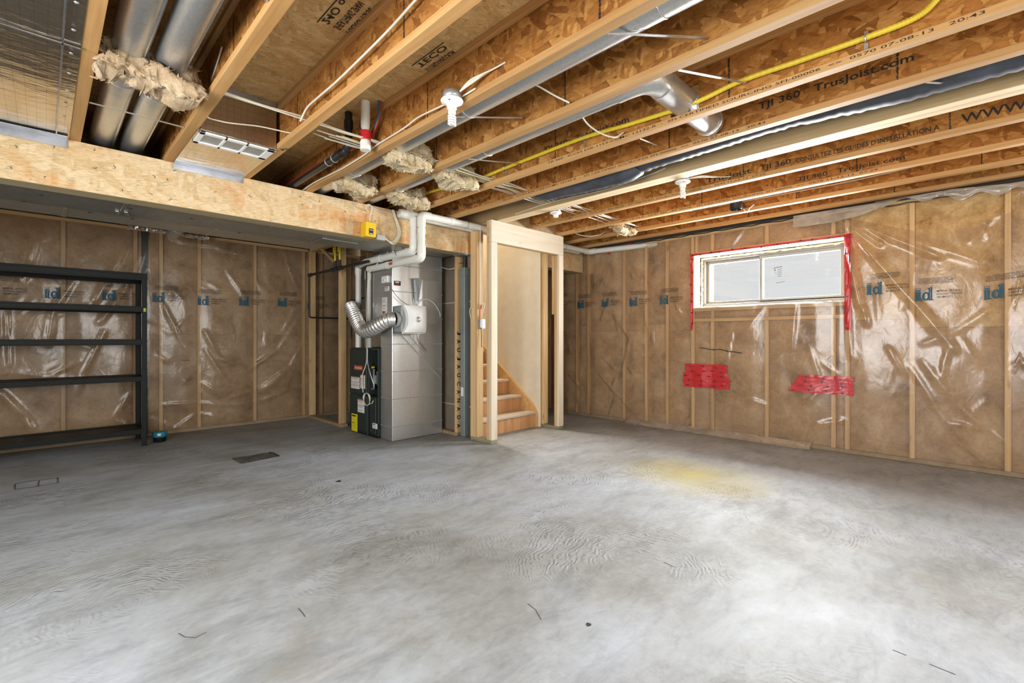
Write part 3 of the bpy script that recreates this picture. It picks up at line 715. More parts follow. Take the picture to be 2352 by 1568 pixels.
# loose flap of milky film hanging off the last joist
def sheet_poly(name, grid, mat, label, cat, thick=.0):
    m = MB(); n, k = len(grid), len(grid[0]); vs = [p for r in grid for p in r]
    m.add(vs, [(i*k+j, (i+1)*k+j, (i+1)*k+j+1, i*k+j+1) for i in range(n-1) for j in range(k-1)], True)
    return tag(m.build(name, mat, None, fix=False), label, cat, None, 'thing')
g = []
for i in range(30):
    t_ = i/29; u = 1822+t_*258; vt = 496-t_*41; vb_ = 522-t_*66+12*math.sin(min(1, t_*1.05)*PI)
    r = []
    for j in range(6):
        q = j/5; P0 = onX(u, vt+(vb_-vt)*q, 5.36+.05*q); P0.x += .012*math.sin(i*.9+j)*q; P0.z = min(P0.z, H-.002); r.append(P0)
    g.append(r)
sheet_poly('plastic_flap', g, 'poly_white', 'milky flap of loose plastic hanging below the last joist above the window', 'plastic sheet')
g = []
for i in range(44):
    t_ = i/43; u = 2010+t_*420; r = []
    for j in range(7):
        q = j/6; vt = 452-t_*42; P0 = onX(u, vt+(8+20*math.sin(t_*PI)*(.6+.4*math.sin(i*.7)))*q, 5.43+.09*q*(1-q)*4*.3+.04*q); P0.x += .016*mnoise.noise(Vector((i*.35, j*.8, 2))); P0.z = min(P0.z, H-.002); r.append(P0)
    g.append(r)
sheet_poly('gathered_plastic', g, 'poly_white', 'bunched loose plastic along the top of the wall, right of the window', 'plastic sheet')
g = []
for i in range(60):
    t_ = i/59; u = 1445+t_*420; r = []
    for j in range(5):
        q = j/4; base = onX(u, 930+(u-1294)*.1427+28, XW); y = base.y; r.append(Vector((XW-.03-.10*q-.03*q*mnoise.noise(Vector((i*.2, 0, 3))), y, max(.004, .055*(1-q)**2+.014*abs(mnoise.noise(Vector((i*.33, j*.9, 1))))+.004))))
    g.append(r)
sheet_poly('plastic_skirt', g, 'poly_white', 'strip of loose plastic lying on the floor along the window wall', 'plastic sheet')

# ------------------------------------------------------------------ red sheathing tape
def tape_strip(parent, y0, y1, z0, z1, seed, vertical=False, part='tape_strip'):
    rn = random.Random(seed); m = MB(); n = 14 if not vertical else 4; k = 3 if not vertical else 14; vs = []
    for i in range(n+1):
        for j in range(k+1):
            y = y0+(y1-y0)*i/n; z = z0+(z1-z0)*j/k
            if not vertical and i in (0, n): y += rn.uniform(-.012, .012)
            if vertical and j in (0, k): z += rn.uniform(-.008, .008)
            vs.append(PW(y, z, FW.h(y, z)+.004+.003*abs(mnoise.noise(Vector((y*40, z*40, seed))))))
    m.add(vs, [(i*(k+1)+j, (i+1)*(k+1)+j, (i+1)*(k+1)+j+1, i*(k+1)+j+1) for i in range(n) for j in range(k)]); o = m.build(part, 'tape', parent, fix=False)
    m = MB(); L = (y0-y1) if not vertical else (z1-z0); p = rn.uniform(.02, .09)
    while p < abs(L)-.03:
        for q in range(1):
            cy, cz = ((y0-p, (z0+z1)/2+rn.uniform(-.01, .01)) if not vertical else ((y0+y1)/2+rn.uniform(-.01, .01), z0+p)); rr = (.013, .010)
            m.add([PW(cy+rr[0]*math.cos(a), cz+rr[1]*math.sin(a), FW.h(cy, cz)+.009) for a in [2*PI*i/10 for i in range(10)]], [tuple(range(10))])
            for dd in (-1, 1):
                if not vertical: m.add([PW(cy+dd*.030+a, cz+b, FW.h(cy, cz)+.009) for a, b in ((-.012, -.002), (.012, -.002), (.012, .0015), (-.012, .0015))], [(0, 1, 2, 3)])
        p += rn.uniform(.09, .17)
    if m.v: m.build('tape_print', 'tape_ink', o, fix=False)
def patch(u0, v0, u1, v1, rows, label):
    a = onX(u0, v0, XW-.02); b = onX(u1, v0, XW-.02); um = (u0+u1)/2; z1 = onX(um, v0, XW-.02).z; z0 = onX(um, v1, XW-.02).z
    t = thing('tape_patch', label, 'tape', (XW-.03, (a.y+b.y)/2, z0), 'red tape patches under the window'); h = (z1-z0)/rows
    for k in range(rows):
        da, db = random.uniform(-.035, .02), random.uniform(-.03, .02)
        if u0 > 1700: da = -.03*(k); db = random.uniform(-.02, .02)
        tape_strip(t, a.y+da, b.y+db, z0+k*h-.004, z0+(k+1)*h+.004, int(u0)+k)
patch(1568, 837, 1670, 890, 5, 'squarish red tape patch on the wall plastic below the window left corner')
patch(1812, 863, 1957, 903, 4, 'wide stepped red tape patch on the wall plastic below the window right side')
t = thing('window_tape', 'red tape bordering the window opening with tails hanging below it', 'tape', (XW-.02, 1.7, WZ0))
tape_strip(t, WY1+.028, WY1-.004, onX(1592, 758, XW).z, WZ1+.02, 5, True); tape_strip(t, WY0+.004, WY0-.050, onX(1942, 757, XW).z, WZ1+.02, 6, True)
tape_strip(t, WY1+.02, WY0-.05, WZ1-.002, WZ1+.022, 7); 
for (u, v) in ((1400, 579), (1449, 566)):
    p = onX(u, v, XW); m = MB(); m.add([PW(p.y+a, p.z+b, .03) for a, b in ((.03, .03), (-.03, .035), (-.025, -.025), (.01, -.035))], [(0, 1, 2, 3)])
    single('tape_scrap', m, 'tape', 'small red tape scrap stuck high on the wall plastic, %s the white pipe elbow' % ('nearest' if u < 1420 else 'farther from'), 'tape', fix=False)

# ------------------------------------------------------------------ windows
def window(name, y0, y1, z0, z1, full=True):
    xf = XW+.235
    m = MB()
    for a, b, c, d in ((y0, y1, z0, z0+.05), (y0, y1, z1-.045, z1), (y0, y0+.05, z0+.05, z1-.045), (y1-.05, y1, z0+.05, z1-.045)): m.box(xf, xf+.09, a, b, c, d, .004)
    m.box(xf+.012, xf+.018, y0+.048, y1-.048, z0+.048, z0+.062)
    w = struct(m.build(name, 'frame', origin=(xf, (y0+y1)/2, z0)))
    ym = (y0+y1)/2+.08
    def sash(a, b, x, nm):
        m = MB()
        for p, q, c, d in ((a, b, z0+.05, z0+.085), (a, b, z1-.08, z1-.045), (a, a+.035, z0+.085, z1-.08), (b-.035, b, z0+.085, z1-.08)): m.box(x, x+.03, p, q, c, d, .003)
        s_ = m.build('sash', 'frame', w); m = MB(); m.box(x+.013, x+.017, a+.034, b-.034, z0+.084, z1-.079); m.build('window_pane', 'glass', s_); return s_
    sash(y0+.05, ym+.018, xf+.012, 'a'); s2 = sash(ym-.018, y1-.05, xf+.046, 'b')
    # opening lined with white board, spray foam bead round the frame
    m = MB()
    m.box(XW-.006, xf, y1, y1+.012, z0-.01, z1+.012); m.box(XW-.006, xf, y0-.012, y0, z0-.01, z1+.012); m.box(XW-.006, xf, y0, y1, z1, z1+.012); m.box(XW-.010, xf, y0, y1, z0-.012, z0)
    m.build('jamb_liner', 'liner', w)
    if full:
        m = MB(); rn = random.Random(2)
        for P, n in (((lambda t_: (xf-.012, y1-.012, z0+.01+(z1-z0-.02)*t_)), 26), ((lambda t_: (xf-.018, y0+.02+(y1-y0-.04)*t_, z1-.014)), 60), ((lambda t_: (xf-.008, y0+.02+(y1-y0-.04)*t_, z0+.004)), 60), ((lambda t_: (xf-.008, y0+.006, z0+.01+(z1-z0-.02)*t_)), 24)):
            pts = [Vector(P(i/n))+Vector((rn.uniform(-.006, .006), rn.uniform(-.004, .004), rn.uniform(-.005, .005))) for i in range(n+1)]
            rr = [rn.uniform(.7, 1.4) for _ in range(n+1)]; m.tube(pts, .012, 7, rf=lambda t_: rr[int(t_*n+.5)])
        m.build('foam_bead', 'foam', w)
        # maker's sticker and pencilled marks on the panes
        X = xf+.0115
        def r(u0, v0, u1, v1):
            a, b = onX(u0, v0, X), onX(u1, v1, X); m.add([(X+.012, a.y, a.z-.002), (X+.012, b.y, b.z-.002), (X+.012, b.y, b.z+.002), (X+.012, a.y, a.z+.002)], [(0, 1, 2, 3)])
        m = MB(); r(1776, 615, 1796, 611); r(1776, 616.5, 1796, 612.5); r(1781, 650, 1802, 646)
        for k in range(5): r(1784+k % 2, 619+k*4.0, 1795, 617+k*4)
        p = onX(1779, 619, X); m.box(X+.010, X+.012, p.y-.009, p.y+.004, p.z-.012, p.z+.003); p = onX(1781, 626, X); letters(m, 'Q', (X+.011, p.y+.01, p.z-.012), (0, -1, 0), (0, 0, 1), .016, .02)
        m.build('pane_sticker', 'ink', w, fix=False)
    return w
window('window_1', WY0, WY1, WZ0, WZ1); window('window_2', -1.95, -.45, WZ0, WZ1, False)
m = MB()
for a, b, c, d in ((.45, 2.35, .7, .76), (.45, 2.35, 2.14, 2.2), (.45, .51, .76, 2.14), (2.29, 2.35, .76, 2.14), (1.37, 1.43, .76, 2.14)): m.box(a, b, YF-.12, YF-.05, c, d, .004)
w3 = struct(m.build('window_3', 'frame', origin=(1.4, YF, .7)))  # unseen window, added to go with the front fill lamp
m = MB(); m.box(.5, 2.3, YF-.09, YF-.085, .75, 2.15); m.build('window_pane', 'glass', w3)
m = MB()
for a, b, c, d in ((.15, 2.45, .55, .61), (.15, 2.45, 2.09, 2.15), (.15, .21, .61, 2.09), (2.39, 2.45, .61, 2.09), (1.27, 1.33, .61, 2.09)): m.box(XL-.12, XL-.05, a, b, c, d, .004)
w4 = struct(m.build('window_4', 'frame', origin=(XL, 1.3, .55)))  # unseen window, added to go with the left fill lamp
m = MB(); m.box(XL-.09, XL-.085, .2, 2.4, .6, 2.1); m.build('window_pane', 'glass', w4)
# ------------------------------------------------------------------ stair enclosure
SL, SR = 3.452, 4.474
m = MB(); m.box(SR-.012, SR, 3.955, YB, 0, 4.4); m.box(SR-.014, SR-.011, 3.955, 3.963, .2, 2.38)
struct(m.build('wall_stair_right', 'drywall', origin=(SR, 5.3, 0)))
m = MB(); m.box(SL, SL+.012, 4.03, YB, 0, H-.002); ws = struct(m.build('wall_stair_left', 'paper', origin=(SL, 5.3, 0)))
m = MB()
for u, v in ((1000, 696), (1000, 926)):
    z = onX(1030, v, SL).z; m.box(SL-.002, SL, 4.05, YB-.02, z-.006, z+.006)
m.build('paper_seam', 'seam', ws)
for y in (4.262, 4.70, 5.12, 5.53, 5.94, 6.35): stud(ws, (3.362, SL-.001, y, y+.038, .04, H-.002))
stud(ws, (3.362, SL-.001, 4.262, YB-.02, .001, .04), 'plate_x', 'bottom_plate')
m = MB()       # stencilled letters running down the first stud
for k, ch in enumerate('JAUJAUCANADA'):
    z = onX(1052, 760+k*19.5, 3.362).z; letters(m, ch, (3.366, 4.2605, z), (0, 0, -1), (1, 0, 0), .045, .055, bold=.03)
m.build('stud_stencil', 'ink', ws)
for a in (SX1,): 
    m = MB(); m.box(SX0-.13, SX0, SY0-.05, YB+.2, zt+.08, 4.45); m.box(SX0-.13, SX1+.12, SY0-.17, SY0-.05, zt+.08, 4.45); m.box(SX0-.13, SX1+.12, YB+.14, YB+.3, zt+.08, 4.45); m.box(SX1+.004, SX1+.12, SY0-.05, YB+.14, zt+.08, 4.45); m.box(SX0-.13, SX1+.12, SY0-.17, YB+.3, 4.4, 4.45)
    struct(m.build('wall_upstairs', 'upper', origin=(4, 5, zt)))
# stairs
RISE, RUN, Y0S = .192, .245, 4.02
st = thing('staircase', 'unfinished wooden stairs rising between bare stud posts', 'stairs', (3.96, Y0S, 0))
NS = 9
for side, xa, xb in (('r', SR-.05, SR-.013), ('l', SL+.013, SL+.05)):
    m = MB(); k = RISE/RUN; poly = [(xa, Y0S-.03, 0), (xa, Y0S-.03, .185), (xa, Y0S+.06, .30), (xa, Y0S+.06+RUN*NS, .30+RISE*NS), (xa, Y0S+RUN*NS+.3, .1+RISE*NS-.15), (xa, Y0S+.30, 0)]
    m.prism(poly, (xb-xa, 0, 0)); m.build('stringer', 'riser' if False else 'stair', st)
for k in range(NS):
    y = Y0S+k*RUN; z = (k+1)*RISE
    m = MB(); m.box(SL+.052, SR-.052, y, y+.016, k*RISE+(.0 if k == 0 else .001), z-.03, .001); m.build('riser', 'riser', st)
    m = MB(); m.box(SL+.052, SR-.052, y-.028, y+RUN+.012, z-.029, z, .005); m.build('tread', 'pale_x', st)
# framed opening in front of the stairs
fr = thing('stair_opening_frame', 'pale bare lumber doorway frame in front of the stairs', 'door frame', (3.96, 3.70, 0))
def lum(parent, name, mat, *b): m = MB(); m.box(*b, .003); return m.build(name, mat, parent)
lum(fr, 'header', 'pale_x', 3.36, 4.572, 3.668, 3.706, 2.15, H-.002); lum(fr, 'header', 'pine_x', 3.36, 4.572, 3.7075, 3.745, 2.15, H-.002)
for x0, x1 in ((3.36, 3.449), (4.483, 4.572)):
    lum(fr, 'post', 'pale_z', x0, x1, 3.668, 3.706, .04, 2.149); lum(fr, 'post', 'pine_z', x0, x1, 3.7075, 3.745, .04, 2.149)
lum(fr, 'post', 'pine_z', 4.483, 4.572, 3.7465, 3.784, 1.42, 2.149)
for y in (3.8975, 3.936, 3.9745): lum(fr, 'post', 'pine_z', 3.36, 3.449, y, y+.0375, .04, 2.302)
for y in (3.92,): lum(fr, 'post', 'pine_z', 4.483, 4.572, y, y+.038, .04, 2.302)
lum(fr, 'bottom_plate', 'treated_y', 3.36, 3.449, 3.668, 4.012, .001, .039); lum(fr, 'bottom_plate', 'treated_y', 4.483, 4.572, 3.668, 3.958, .001, .039)
for y in (4.40, 4.85, 5.3, 5.75): lum(fr, 'post', 'pine_z', 4.483, 4.572, y, y+.038, .001, H-.002)
# stud frame beside the furnace
pf = thing('utility_frame', 'open stud frame with one free stud beside the furnace', 'stud frame', (2.70, 6.2, 0))
lum(pf, 'stud', 'pine_z', 2.66, 2.749, 5.742, 5.78, .04, H-.002); lum(pf, 'stud', 'pine_z', 2.66, 2.749, 6.69, 6.728, .04, H-.002)
lum(pf, 'bottom_plate', 'plate_x', 2.66, 2.749, 5.70, 6.728, .001, .039); lum(pf, 'top_plate', 'pine_y', 2.66, 2.749, 5.70, 6.728, H-.04, H-.002)
m = MB(); m.obox(onX(716, 548, 2.74), onX(768, 600, 2.70), .03, .038); m.build('brace', 'pine_y', pf)
# beam post
tp = thing('steel_post', 'grey square steel post under the beam end beside the stairs', 'post', (3.41, 4.17, 0))
m = MB(); m.box(3.372, 3.446, 4.135, 4.209, .008, 1.93, .006); m.build('shaft', 'post', tp)
m = MB(); m.box(3.366, 3.4495, 4.129, 4.215, 1.83, 1.90, .004); m.build('collar', 'post', tp)
m = MB(); m.cyl((3.409, 4.172, 1.93), (3.409, 4.172, BZ-.02), .019, 14); m.obox((3.33, 4.172, 1.975), (3.42, 4.172, 1.985), .008, .008); m.build('jack_screw', 'iron', tp)
m = MB(); m.box(3.30, 3.449, 4.095, 4.245, BZ-.014, BZ-.003); m.build('cap_plate', 'post', tp)
m = MB(); m.box(3.355, 3.449, 4.12, 4.22, .0005, .008); m.build('base_plate', 'post', tp)
m = MB(); p = onX(1068, 900, 3.371); m.box(3.3695, 3.3715, 4.15, 4.19, p.z-.05, p.z+.05); m.build('label', 'label', tp)
p2 = thing('steel_post', 'dark post standing behind the wall plastic beside the black shelf upright', 'post', (.83, YB+.02, .04))
m = MB(); m.box(.80, .86, YB+.001, YB+.05, .041, 2.30, .004); m.build('shaft', 'shelf', p2)
m = MB(); m.box(.795, .865, YB+.001, YB+.055, 2.30, 2.34); m.build('cap', 'shelf', p2)

# ------------------------------------------------------------------ trunk ducts behind the beam
def duct(name, lab, x0, x1, y0, y1, z0, z1, cuts, mat, axis=0):
    t = thing(name, lab, 'duct', ((x0+x1)/2, (y0+y1)/2, z0)); c = [x0 if axis == 0 else z0]+list(cuts)+[x1 if axis == 0 else z1]
    for a, b in zip(c[:-1], c[1:]):
        m = MB()
        if axis == 0: m.box(a+.001, b-.001, y0, y1, z0, z1, .003)
        else: m.box(x0, x1, y0, y1, a+.001, b-.001, .003)
        m.build('duct_section', mat, t)
    for a in cuts:
        m = MB()
        if axis == 0: m.box(a-.010, a+.010, y0-.004, y1+.004, z0-.005, z1, .002)
        else: m.box(x0-.004, x1+.004, y0-.005, y1+.004, a-.004, a+.004, .001)
        m.build('duct_joint', mat, t)
    return t
d1 = duct('supply_duct', 'dull grey rectangular duct hidden behind the strand board beam', XL+.03, 3.36, BY1+.02, 4.74, 2.078, H-.004, (-.55, .42, 1.38, 2.25), 'galv_dark')
d2 = duct('return_duct', 'tan-looking rectangular duct above the black shelf, farther from the beam', XL+.03, 2.06, 4.747, 5.10, 2.082, H-.004, (-.9, .12, 1.08), 'galv_tan')
m = MB()
for (u, v) in ((95, 448), (300, 478), (55, 462), (206, 488), (304, 502), (440, 502), (550, 534)):
    p = onZ(u, v, 2.078); 
    if p.y < 5.05: m.lathe((p.x, p.y, 2.0755), [(0, 0), (.011, 0), (.011, .003)], 10, (0, 0, 1))
m.build('plug', 'ink', d1)
m = MB(); p = onZ(268, 484, 2.078); m.obox((p.x, p.y-.02, 2.072), (p.x+.02, p.y+.1, 2.072), .02, .006); m.obox((p.x+.05, p.y-.03, 2.072), (p.x+.07, p.y+.08, 2.072), .02, .006); m.build('hanger_strap', 'galv', d1)
m = MB(); a, b = onZ(740, 547, 2.07), onZ(803, 547, 2.07); m.box(a.x, a.x+.36, 4.40, 4.68, 2.064, 2.077, .004); m.build('slip_collar', 'galv_dark', d1)
# crumpled foil along the film top and a round stub
m = MB(); vs = []; n = 70
for i in range(n+1):
    u = 292+(480-292)*i/n; p = onY(u, 519+(u-292)*.145, 6.60)
    for j in range(6): vs.append((p.x, 6.62-.05*math.sin(PI*j/5)+.02*mnoise.noise(Vector((i*.5, j, 4))), p.z+.028*(j/5-.5)*2+.018*mnoise.noise(Vector((i*.4, j*1.3, 9)))))
m.add(vs, [(i*6+j, (i+1)*6+j, (i+1)*6+j+1, i*6+j+1) for i in range(n) for j in range(5)])
single('foil_strip', m, 'crumpled', 'crumpled silver foil strip along the top of the wall plastic behind the beam', 'foil', fix=False)
p = onY(411, 527, 6.0); m = MB(); m.cyl((p.x, 5.10, p.z+.10), (p.x, 6.35, p.z), .055, 20); m.tube([(p.x+.056*math.cos(a), 6.02, p.z+.02+.056*math.sin(a)) for a in [2*PI*i/20 for i in range(21)]], .005, 5, False)
single('duct_stub', m, 'galv', 'short round silver duct stub at the foil strip behind the beam', 'duct')

# ------------------------------------------------------------------ return box, furnace, humidifier
RX0, RX1, RY = 2.69, 3.355, 4.53
cutz = [.155, .46, .76, 1.06, 1.35, 1.637, 1.925]
rd = thing('return_box', 'tall bright galvanised duct box standing on the floor beside the furnace', 'duct', (3.02, 4.65, 0))
zs = [.004]+cutz+[2.077]
for i, (a, b) in enumerate(zip(zs[:-1], zs[1:])):
    m = MB(); yb = 4.775 if b < 1.36 else 4.955; m.box(RX0, RX1, RY, yb, a+.001, b-.001, .002); m.build('duct_section', 'galv', rd)
    if i: m = MB(); m.box(RX0-.005, RX1+.004, RY-.008, yb+.002, a-.003, a+.003, .001); m.build('duct_joint', 'shade', rd)
m = MB(); m.obox(onY(922, 768, RY-.006), onY(1012, 866, RY-.006), .012, .018, (0, 1, 0)); m.obox(onY(938, 765, RY-.006), onY(975, 810, RY-.006), .008, .012, (0, 1, 0)); m.build('stiffening_crease', 'galv', rd)
def stick(parent, name, mat, pl, X, u0, v0, u1, v1, d=.003):
    f_ = onX if pl == 'x' else onY; um, vm = (u0+u1)/2, (v0+v1)/2
    a, b = f_(u0, vm, X), f_(u1, vm, X); zt_, zb_ = f_(um, v0, X).z, f_(um, v1, X).z; m = MB()
    if pl == 'x': m.box(X-d, X, a.y, b.y, zb_, zt_); bx = (X-d-.0008, max(a.y, b.y), zb_, abs(a.y-b.y), zt_-zb_)
    else: m.box(a.x, b.x, X-d, X, zb_, zt_); bx = (min(a.x, b.x), X-d-.0008, zb_, abs(a.x-b.x), zt_-zb_)
    return m.build(name, mat, parent), bx
def lines_on(parent, pl, bx, rows, mat='greyink', x0=.08, x1=.92):
    m = MB(); rn = random.Random(int(bx[2]*1000))
    for (f0, f1, e) in rows:
        z0, z1 = bx[2]+f0*bx[4], bx[2]+f1*bx[4]
        if pl == 'x': m.add([(bx[0], bx[1]-x0*bx[3], z0), (bx[0], bx[1]-(x0+(x1-x0)*e)*bx[3], z0), (bx[0], bx[1]-(x0+(x1-x0)*e)*bx[3], z1), (bx[0], bx[1]-x0*bx[3], z1)], [(0, 1, 2, 3)])
        else: m.add([(bx[0]+x0*bx[3], bx[1], z0), (bx[0]+(x0+(x1-x0)*e)*bx[3], bx[1], z0), (bx[0]+(x0+(x1-x0)*e)*bx[3], bx[1], z1), (bx[0]+x0*bx[3], bx[1], z1)], [(0, 1, 2, 3)])
    m.build('label_print', mat, parent, fix=False)
o, bx = stick(rd, 'label', 'label', 'x', RX0, 884, 658, 894, 668); lines_on(o, 'x', bx, [(.7, .85, .8), (.4, .48, .9), (.2, .26, .6)])
o, bx = stick(rd, 'label', 'label', 'x', RX0, 878, 683, 889, 724); lines_on(o, 'x', bx, [(.88, .9, .9), (.8, .82, .7), (.72, .74, .9), (.53, .56, .9), (.4, .42, .7)]); lines_on(o, 'x', bx, [(.1, .24, .7), (.02, .05, .9)], 'labelred')
o, bx = stick(rd, 'label', 'ink', 'y', RY, 905, 645, 920, 655.5); lines_on(o, 'y', bx, [(.62, .85, .8)], 'label', .15); lines_on(o, 'y', bx, [(.25, .5, .7)], 'labelred', .2)
m = MB(); a = onX(882, 640, RX0); b = onX(896, 640, RX0); m.box(RX0-.035, RX0, a.y, b.y, onX(889, 650, RX0).z, onX(889, 634, RX0).z, .006)
th = single('humidistat', m, 'white', 'small white control box on the side of the tall duct box', 'control box'); 
m = MB(); m.lathe((RX0-.036, (a.y+b.y)/2-.01, onX(889, 644, RX0).z), [(0, .006), (.016, .006), (.018, 0)], 14, (-1, 0, 0)); m.build('dial', 'label', th)
# wedge shaped take-off on the right of the box front
tk = thing('duct_takeoff', 'angled sheet metal take-off above the white humidifier', 'duct', (3.15, RY, 1.45))
def PY(u, v, y): return onY(u, v, y)
m = MB(); m.prism([PY(957, 641, RY-.03), PY(1010, 646, RY-.03), PY(1010, 742, RY-.03), PY(962, 742, RY-.03)], (0, .028, 0)); m.build('cover_sheet', 'galv', tk)
m = MB(); m.add([PY(953, 638, RY-.05), PY(970, 640, RY-.036), PY(961, 694, RY-.045), PY(957, 690, RY-.032)], [(0, 1, 2), (0, 2, 3)]); m.tube([PY(958, 638, RY-.05), PY(961, 694, RY-.05)], .004, 5); m.build('folded_flange', 'shade', tk)
hm = thing('humidifier', 'white rounded humidifier on the duct box front with flexible duct', 'humidifier', (2.84, 4.45, 1.19))
hx0, hx1, hz0, hz1 = 2.70, 2.985, 1.185, 1.475
m = MB(); m.box(hx0, hx1, 4.36, RY-.008, hz0, hz1, .012); m.build('base', 'shade', hm)
m = MB(); n = 14; vs = []; k_ = 14      # bowed cover
for i in range(n+1):
    for j in range(k_+1):
        a, b = i/n, j/k_; bow = 1-(2*a-1)**2; bow2 = 1-(2*b-1)**4; x = hx0+.002+(hx1-hx0-.004)*a; inset = .035*(1-bow**.5)*0
        z = hz0+(hz1-hz0)*b; lx = x-(.055*(1-(2*b-1)**2)) * (1-a) * -1 if False else x
        lx = x+.055*(1-a)*(1-(1-(2*b-1)**2))*0 + .050*(1-(2*b-1)**2)*(1-a)*1.0
        vs.append((lx, 4.345-.085*(.25+.75*math.sin(PI*(.08+.84*a)))*(.55+.45*bow2), z))
m.add(vs, [(i*(k_+1)+j, (i+1)*(k_+1)+j, (i+1)*(k_+1)+j+1, i*(k_+1)+j+1) for i in range(n) for j in range(k_)], True)
b_ = len(vs); edge = [i*(k_+1) for i in range(n+1)]+[n*(k_+1)+j for j in range(1, k_+1)]+[i*(k_+1)+k_ for i in range(n-1, -1, -1)]+[j for j in range(k_-1, 0, -1)]
m.add([vs[e] for e in edge]+[(vs[e][0], 4.362, vs[e][2]) for e in edge], [(i, (i+1) % len(edge), len(edge)+(i+1) % len(edge), len(edge)+i) for i in range(len(edge))], True)
cv = m.build('cover', 'white', hm); m = MB(); m.lathe((2.85, 4.262, 1.325), [(0, .007), (.02, .006), (.032, 0)], 20, (0, -1, 0)); m.build('oval_badge', 'grey', cv)
m = MB(); m.lathe((hx0+.006, 4.44, 1.325), [(.080, 0), (.088, .004), (.088, .05), (.080, .055), (.072, .03), (0, .03)], 28, (-1, 0, 0)); m.build('collar', 'shade', hm)
m = MB(); m.box(hx0-.008, hx1+.004, 4.335, RY-.006, hz0-.012, hz0-.001, .002); m.build('drip_tray', 'galv', hm)
path = smooth([(2.66, 4.44, 1.325), (2.585, 4.47, 1.315), (2.545, 4.62, 1.25), (2.54, 4.83, 1.205), (2.545, 4.98, 1.26), (2.55, 5.09, 1.36), (2.555, 5.18, 1.455), (2.56, 5.23, 1.50)], 26)
fd = MB(); N = len(path)
fd.tube(path, .075, 22, True, rf=lambda t_: 1+.085*math.sin(t_*N*1.05)+.02*mnoise.noise(Vector((t_*40, 0, 0))))
single('flexible_duct', fd, 'crumpled', 'crinkled silver flexible duct drooping left from the humidifier', 'duct')
# furnace
fu = thing('furnace', 'dark green furnace cabinet with white labels, left of the tall metal duct', 'furnace', (3.0, 5.12, 0))
fx = 2.645
m = MB(); m.box(fx+.22, 3.34, 4.79, 5.42, .02, 1.01, .004); m.box(fx+.004, fx+.22, 4.99, 5.42, .02, 1.01, .004); m.box(fx+.02, fx+.22, 4.79, 4.99, .02, .46, .004); m.box(fx+.02, fx+.22, 4.79, 4.99, .985, 1.01, .002); m.box(fx+.02, fx+.22, 4.79, 4.80, .46, .985, .001); m.build('cabinet', 'green', fu)
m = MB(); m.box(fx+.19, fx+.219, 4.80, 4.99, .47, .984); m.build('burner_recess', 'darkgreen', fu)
for z0, z1 in ((.47, .995), (.045, .455)): m = MB(); m.box(fx-.012, fx+.003, 5.0, 5.415, z0, z1, .006); m.build('door', 'green', fu)
m = MB(); m.box(fx-.004, fx+.012, 4.80, 4.95, .045, .455, .006); m.build('door', 'green', fu)
m = MB(); m.box(fx-.016, fx+.0, 4.958, 4.992, .02, .46, .004); m.build('corner_strip', 'green', fu)
m = MB(); m.box(fx+.02, 3.34, 4.79, 5.42, .001, .02); m.build('base', 'shelf', fu)
m = MB(); m.lathe((fx+.18, 4.89, .62), [(.0, .10), (.05, .10), (.055, .09), (.055, .02), (.075, .015), (.075, 0)], 20, (-1, 0, 0)); m.cyl((fx+.12, 4.82, .72), (fx+.12, 4.97, .72), .028, 14); m.build('blower_motor', 'grey', fu)
m = MB(); m.box(fx+.06, fx+.13, 4.93, 4.98, .60, .70, .006); m.cyl((fx+.06, 4.955, .55), (fx+.06, 4.955, .77), .012, 10); m.build('gas_valve', 'shade', fu)
m = MB(); m.lathe((fx+.045, 4.95, .79), [(0, .018), (.012, .018), (.014, 0)], 10, (-1, 0, 0)); m.box(fx+.03, fx+.05, 4.92, 4.955, .785, .80); m.build('gas_cock', 'yellow', fu)
fd_ = fx-.0125
o, bx = stick(fu, 'badge', 'badge', 'x', fd_, 814, 839, 833, 849.5); m = MB(); letters(m, 'Goodman', (bx[0], bx[1]-.1*bx[3], bx[2]+.3*bx[4]), (0, -1, 0), (0, 0, 1), .8*bx[3], .45*bx[4], bold=.02); m.build('badge_lettering', 'label', o)
for (a, b, c, d, red) in ((807, 865, 826, 892, [(.92, .98, 1), (.55, .59, 1), (.28, .32, 1)]), (828, 861, 838.5, 892, [(.93, .97, .9), (.70, .74, .9), (.62, .66, .6), (.52, .55, .9), (.30, .33, .9)]), (822, 917, 837, 947, [(.92, .98, 1), (.52, .56, 1)])):
    o, bx = stick(fu, 'label', 'label', 'x', fd_, a, b, c, d); lines_on(o, 'x', bx, red, 'labelred', .03, .97); lines_on(o, 'x', bx, [(.84, .855, .8), (.78, .795, .9), (.44, .455, .85), (.38, .395, .7), (.18, .195, .9), (.10, .115, .6)])
o, bx = stick(fu, 'label', 'labely', 'x', fd_, 808, 950, 821, 989.5); lines_on(o, 'x', bx, [(.85, .93, .8), (.52, .53, .9), (.46, .49, .5), (.40, .41, .9), (.3, .31, .8)], 'ink')
o, bx = stick(fu, 'label', 'label', 'x', fx-.0045, 856, 972, 867, 984); lines_on(o, 'x', bx, [(.7, .88, .6), (.45, .5, .8), (.25, .3, .8)])
sp_ = duct('supply_plenum', 'dark sheet metal plenum rising from the furnace top to the duct', 2.92, 3.34, 4.99, 5.41, 1.012, 2.077, (1.5,), 'galv_dark', 2)
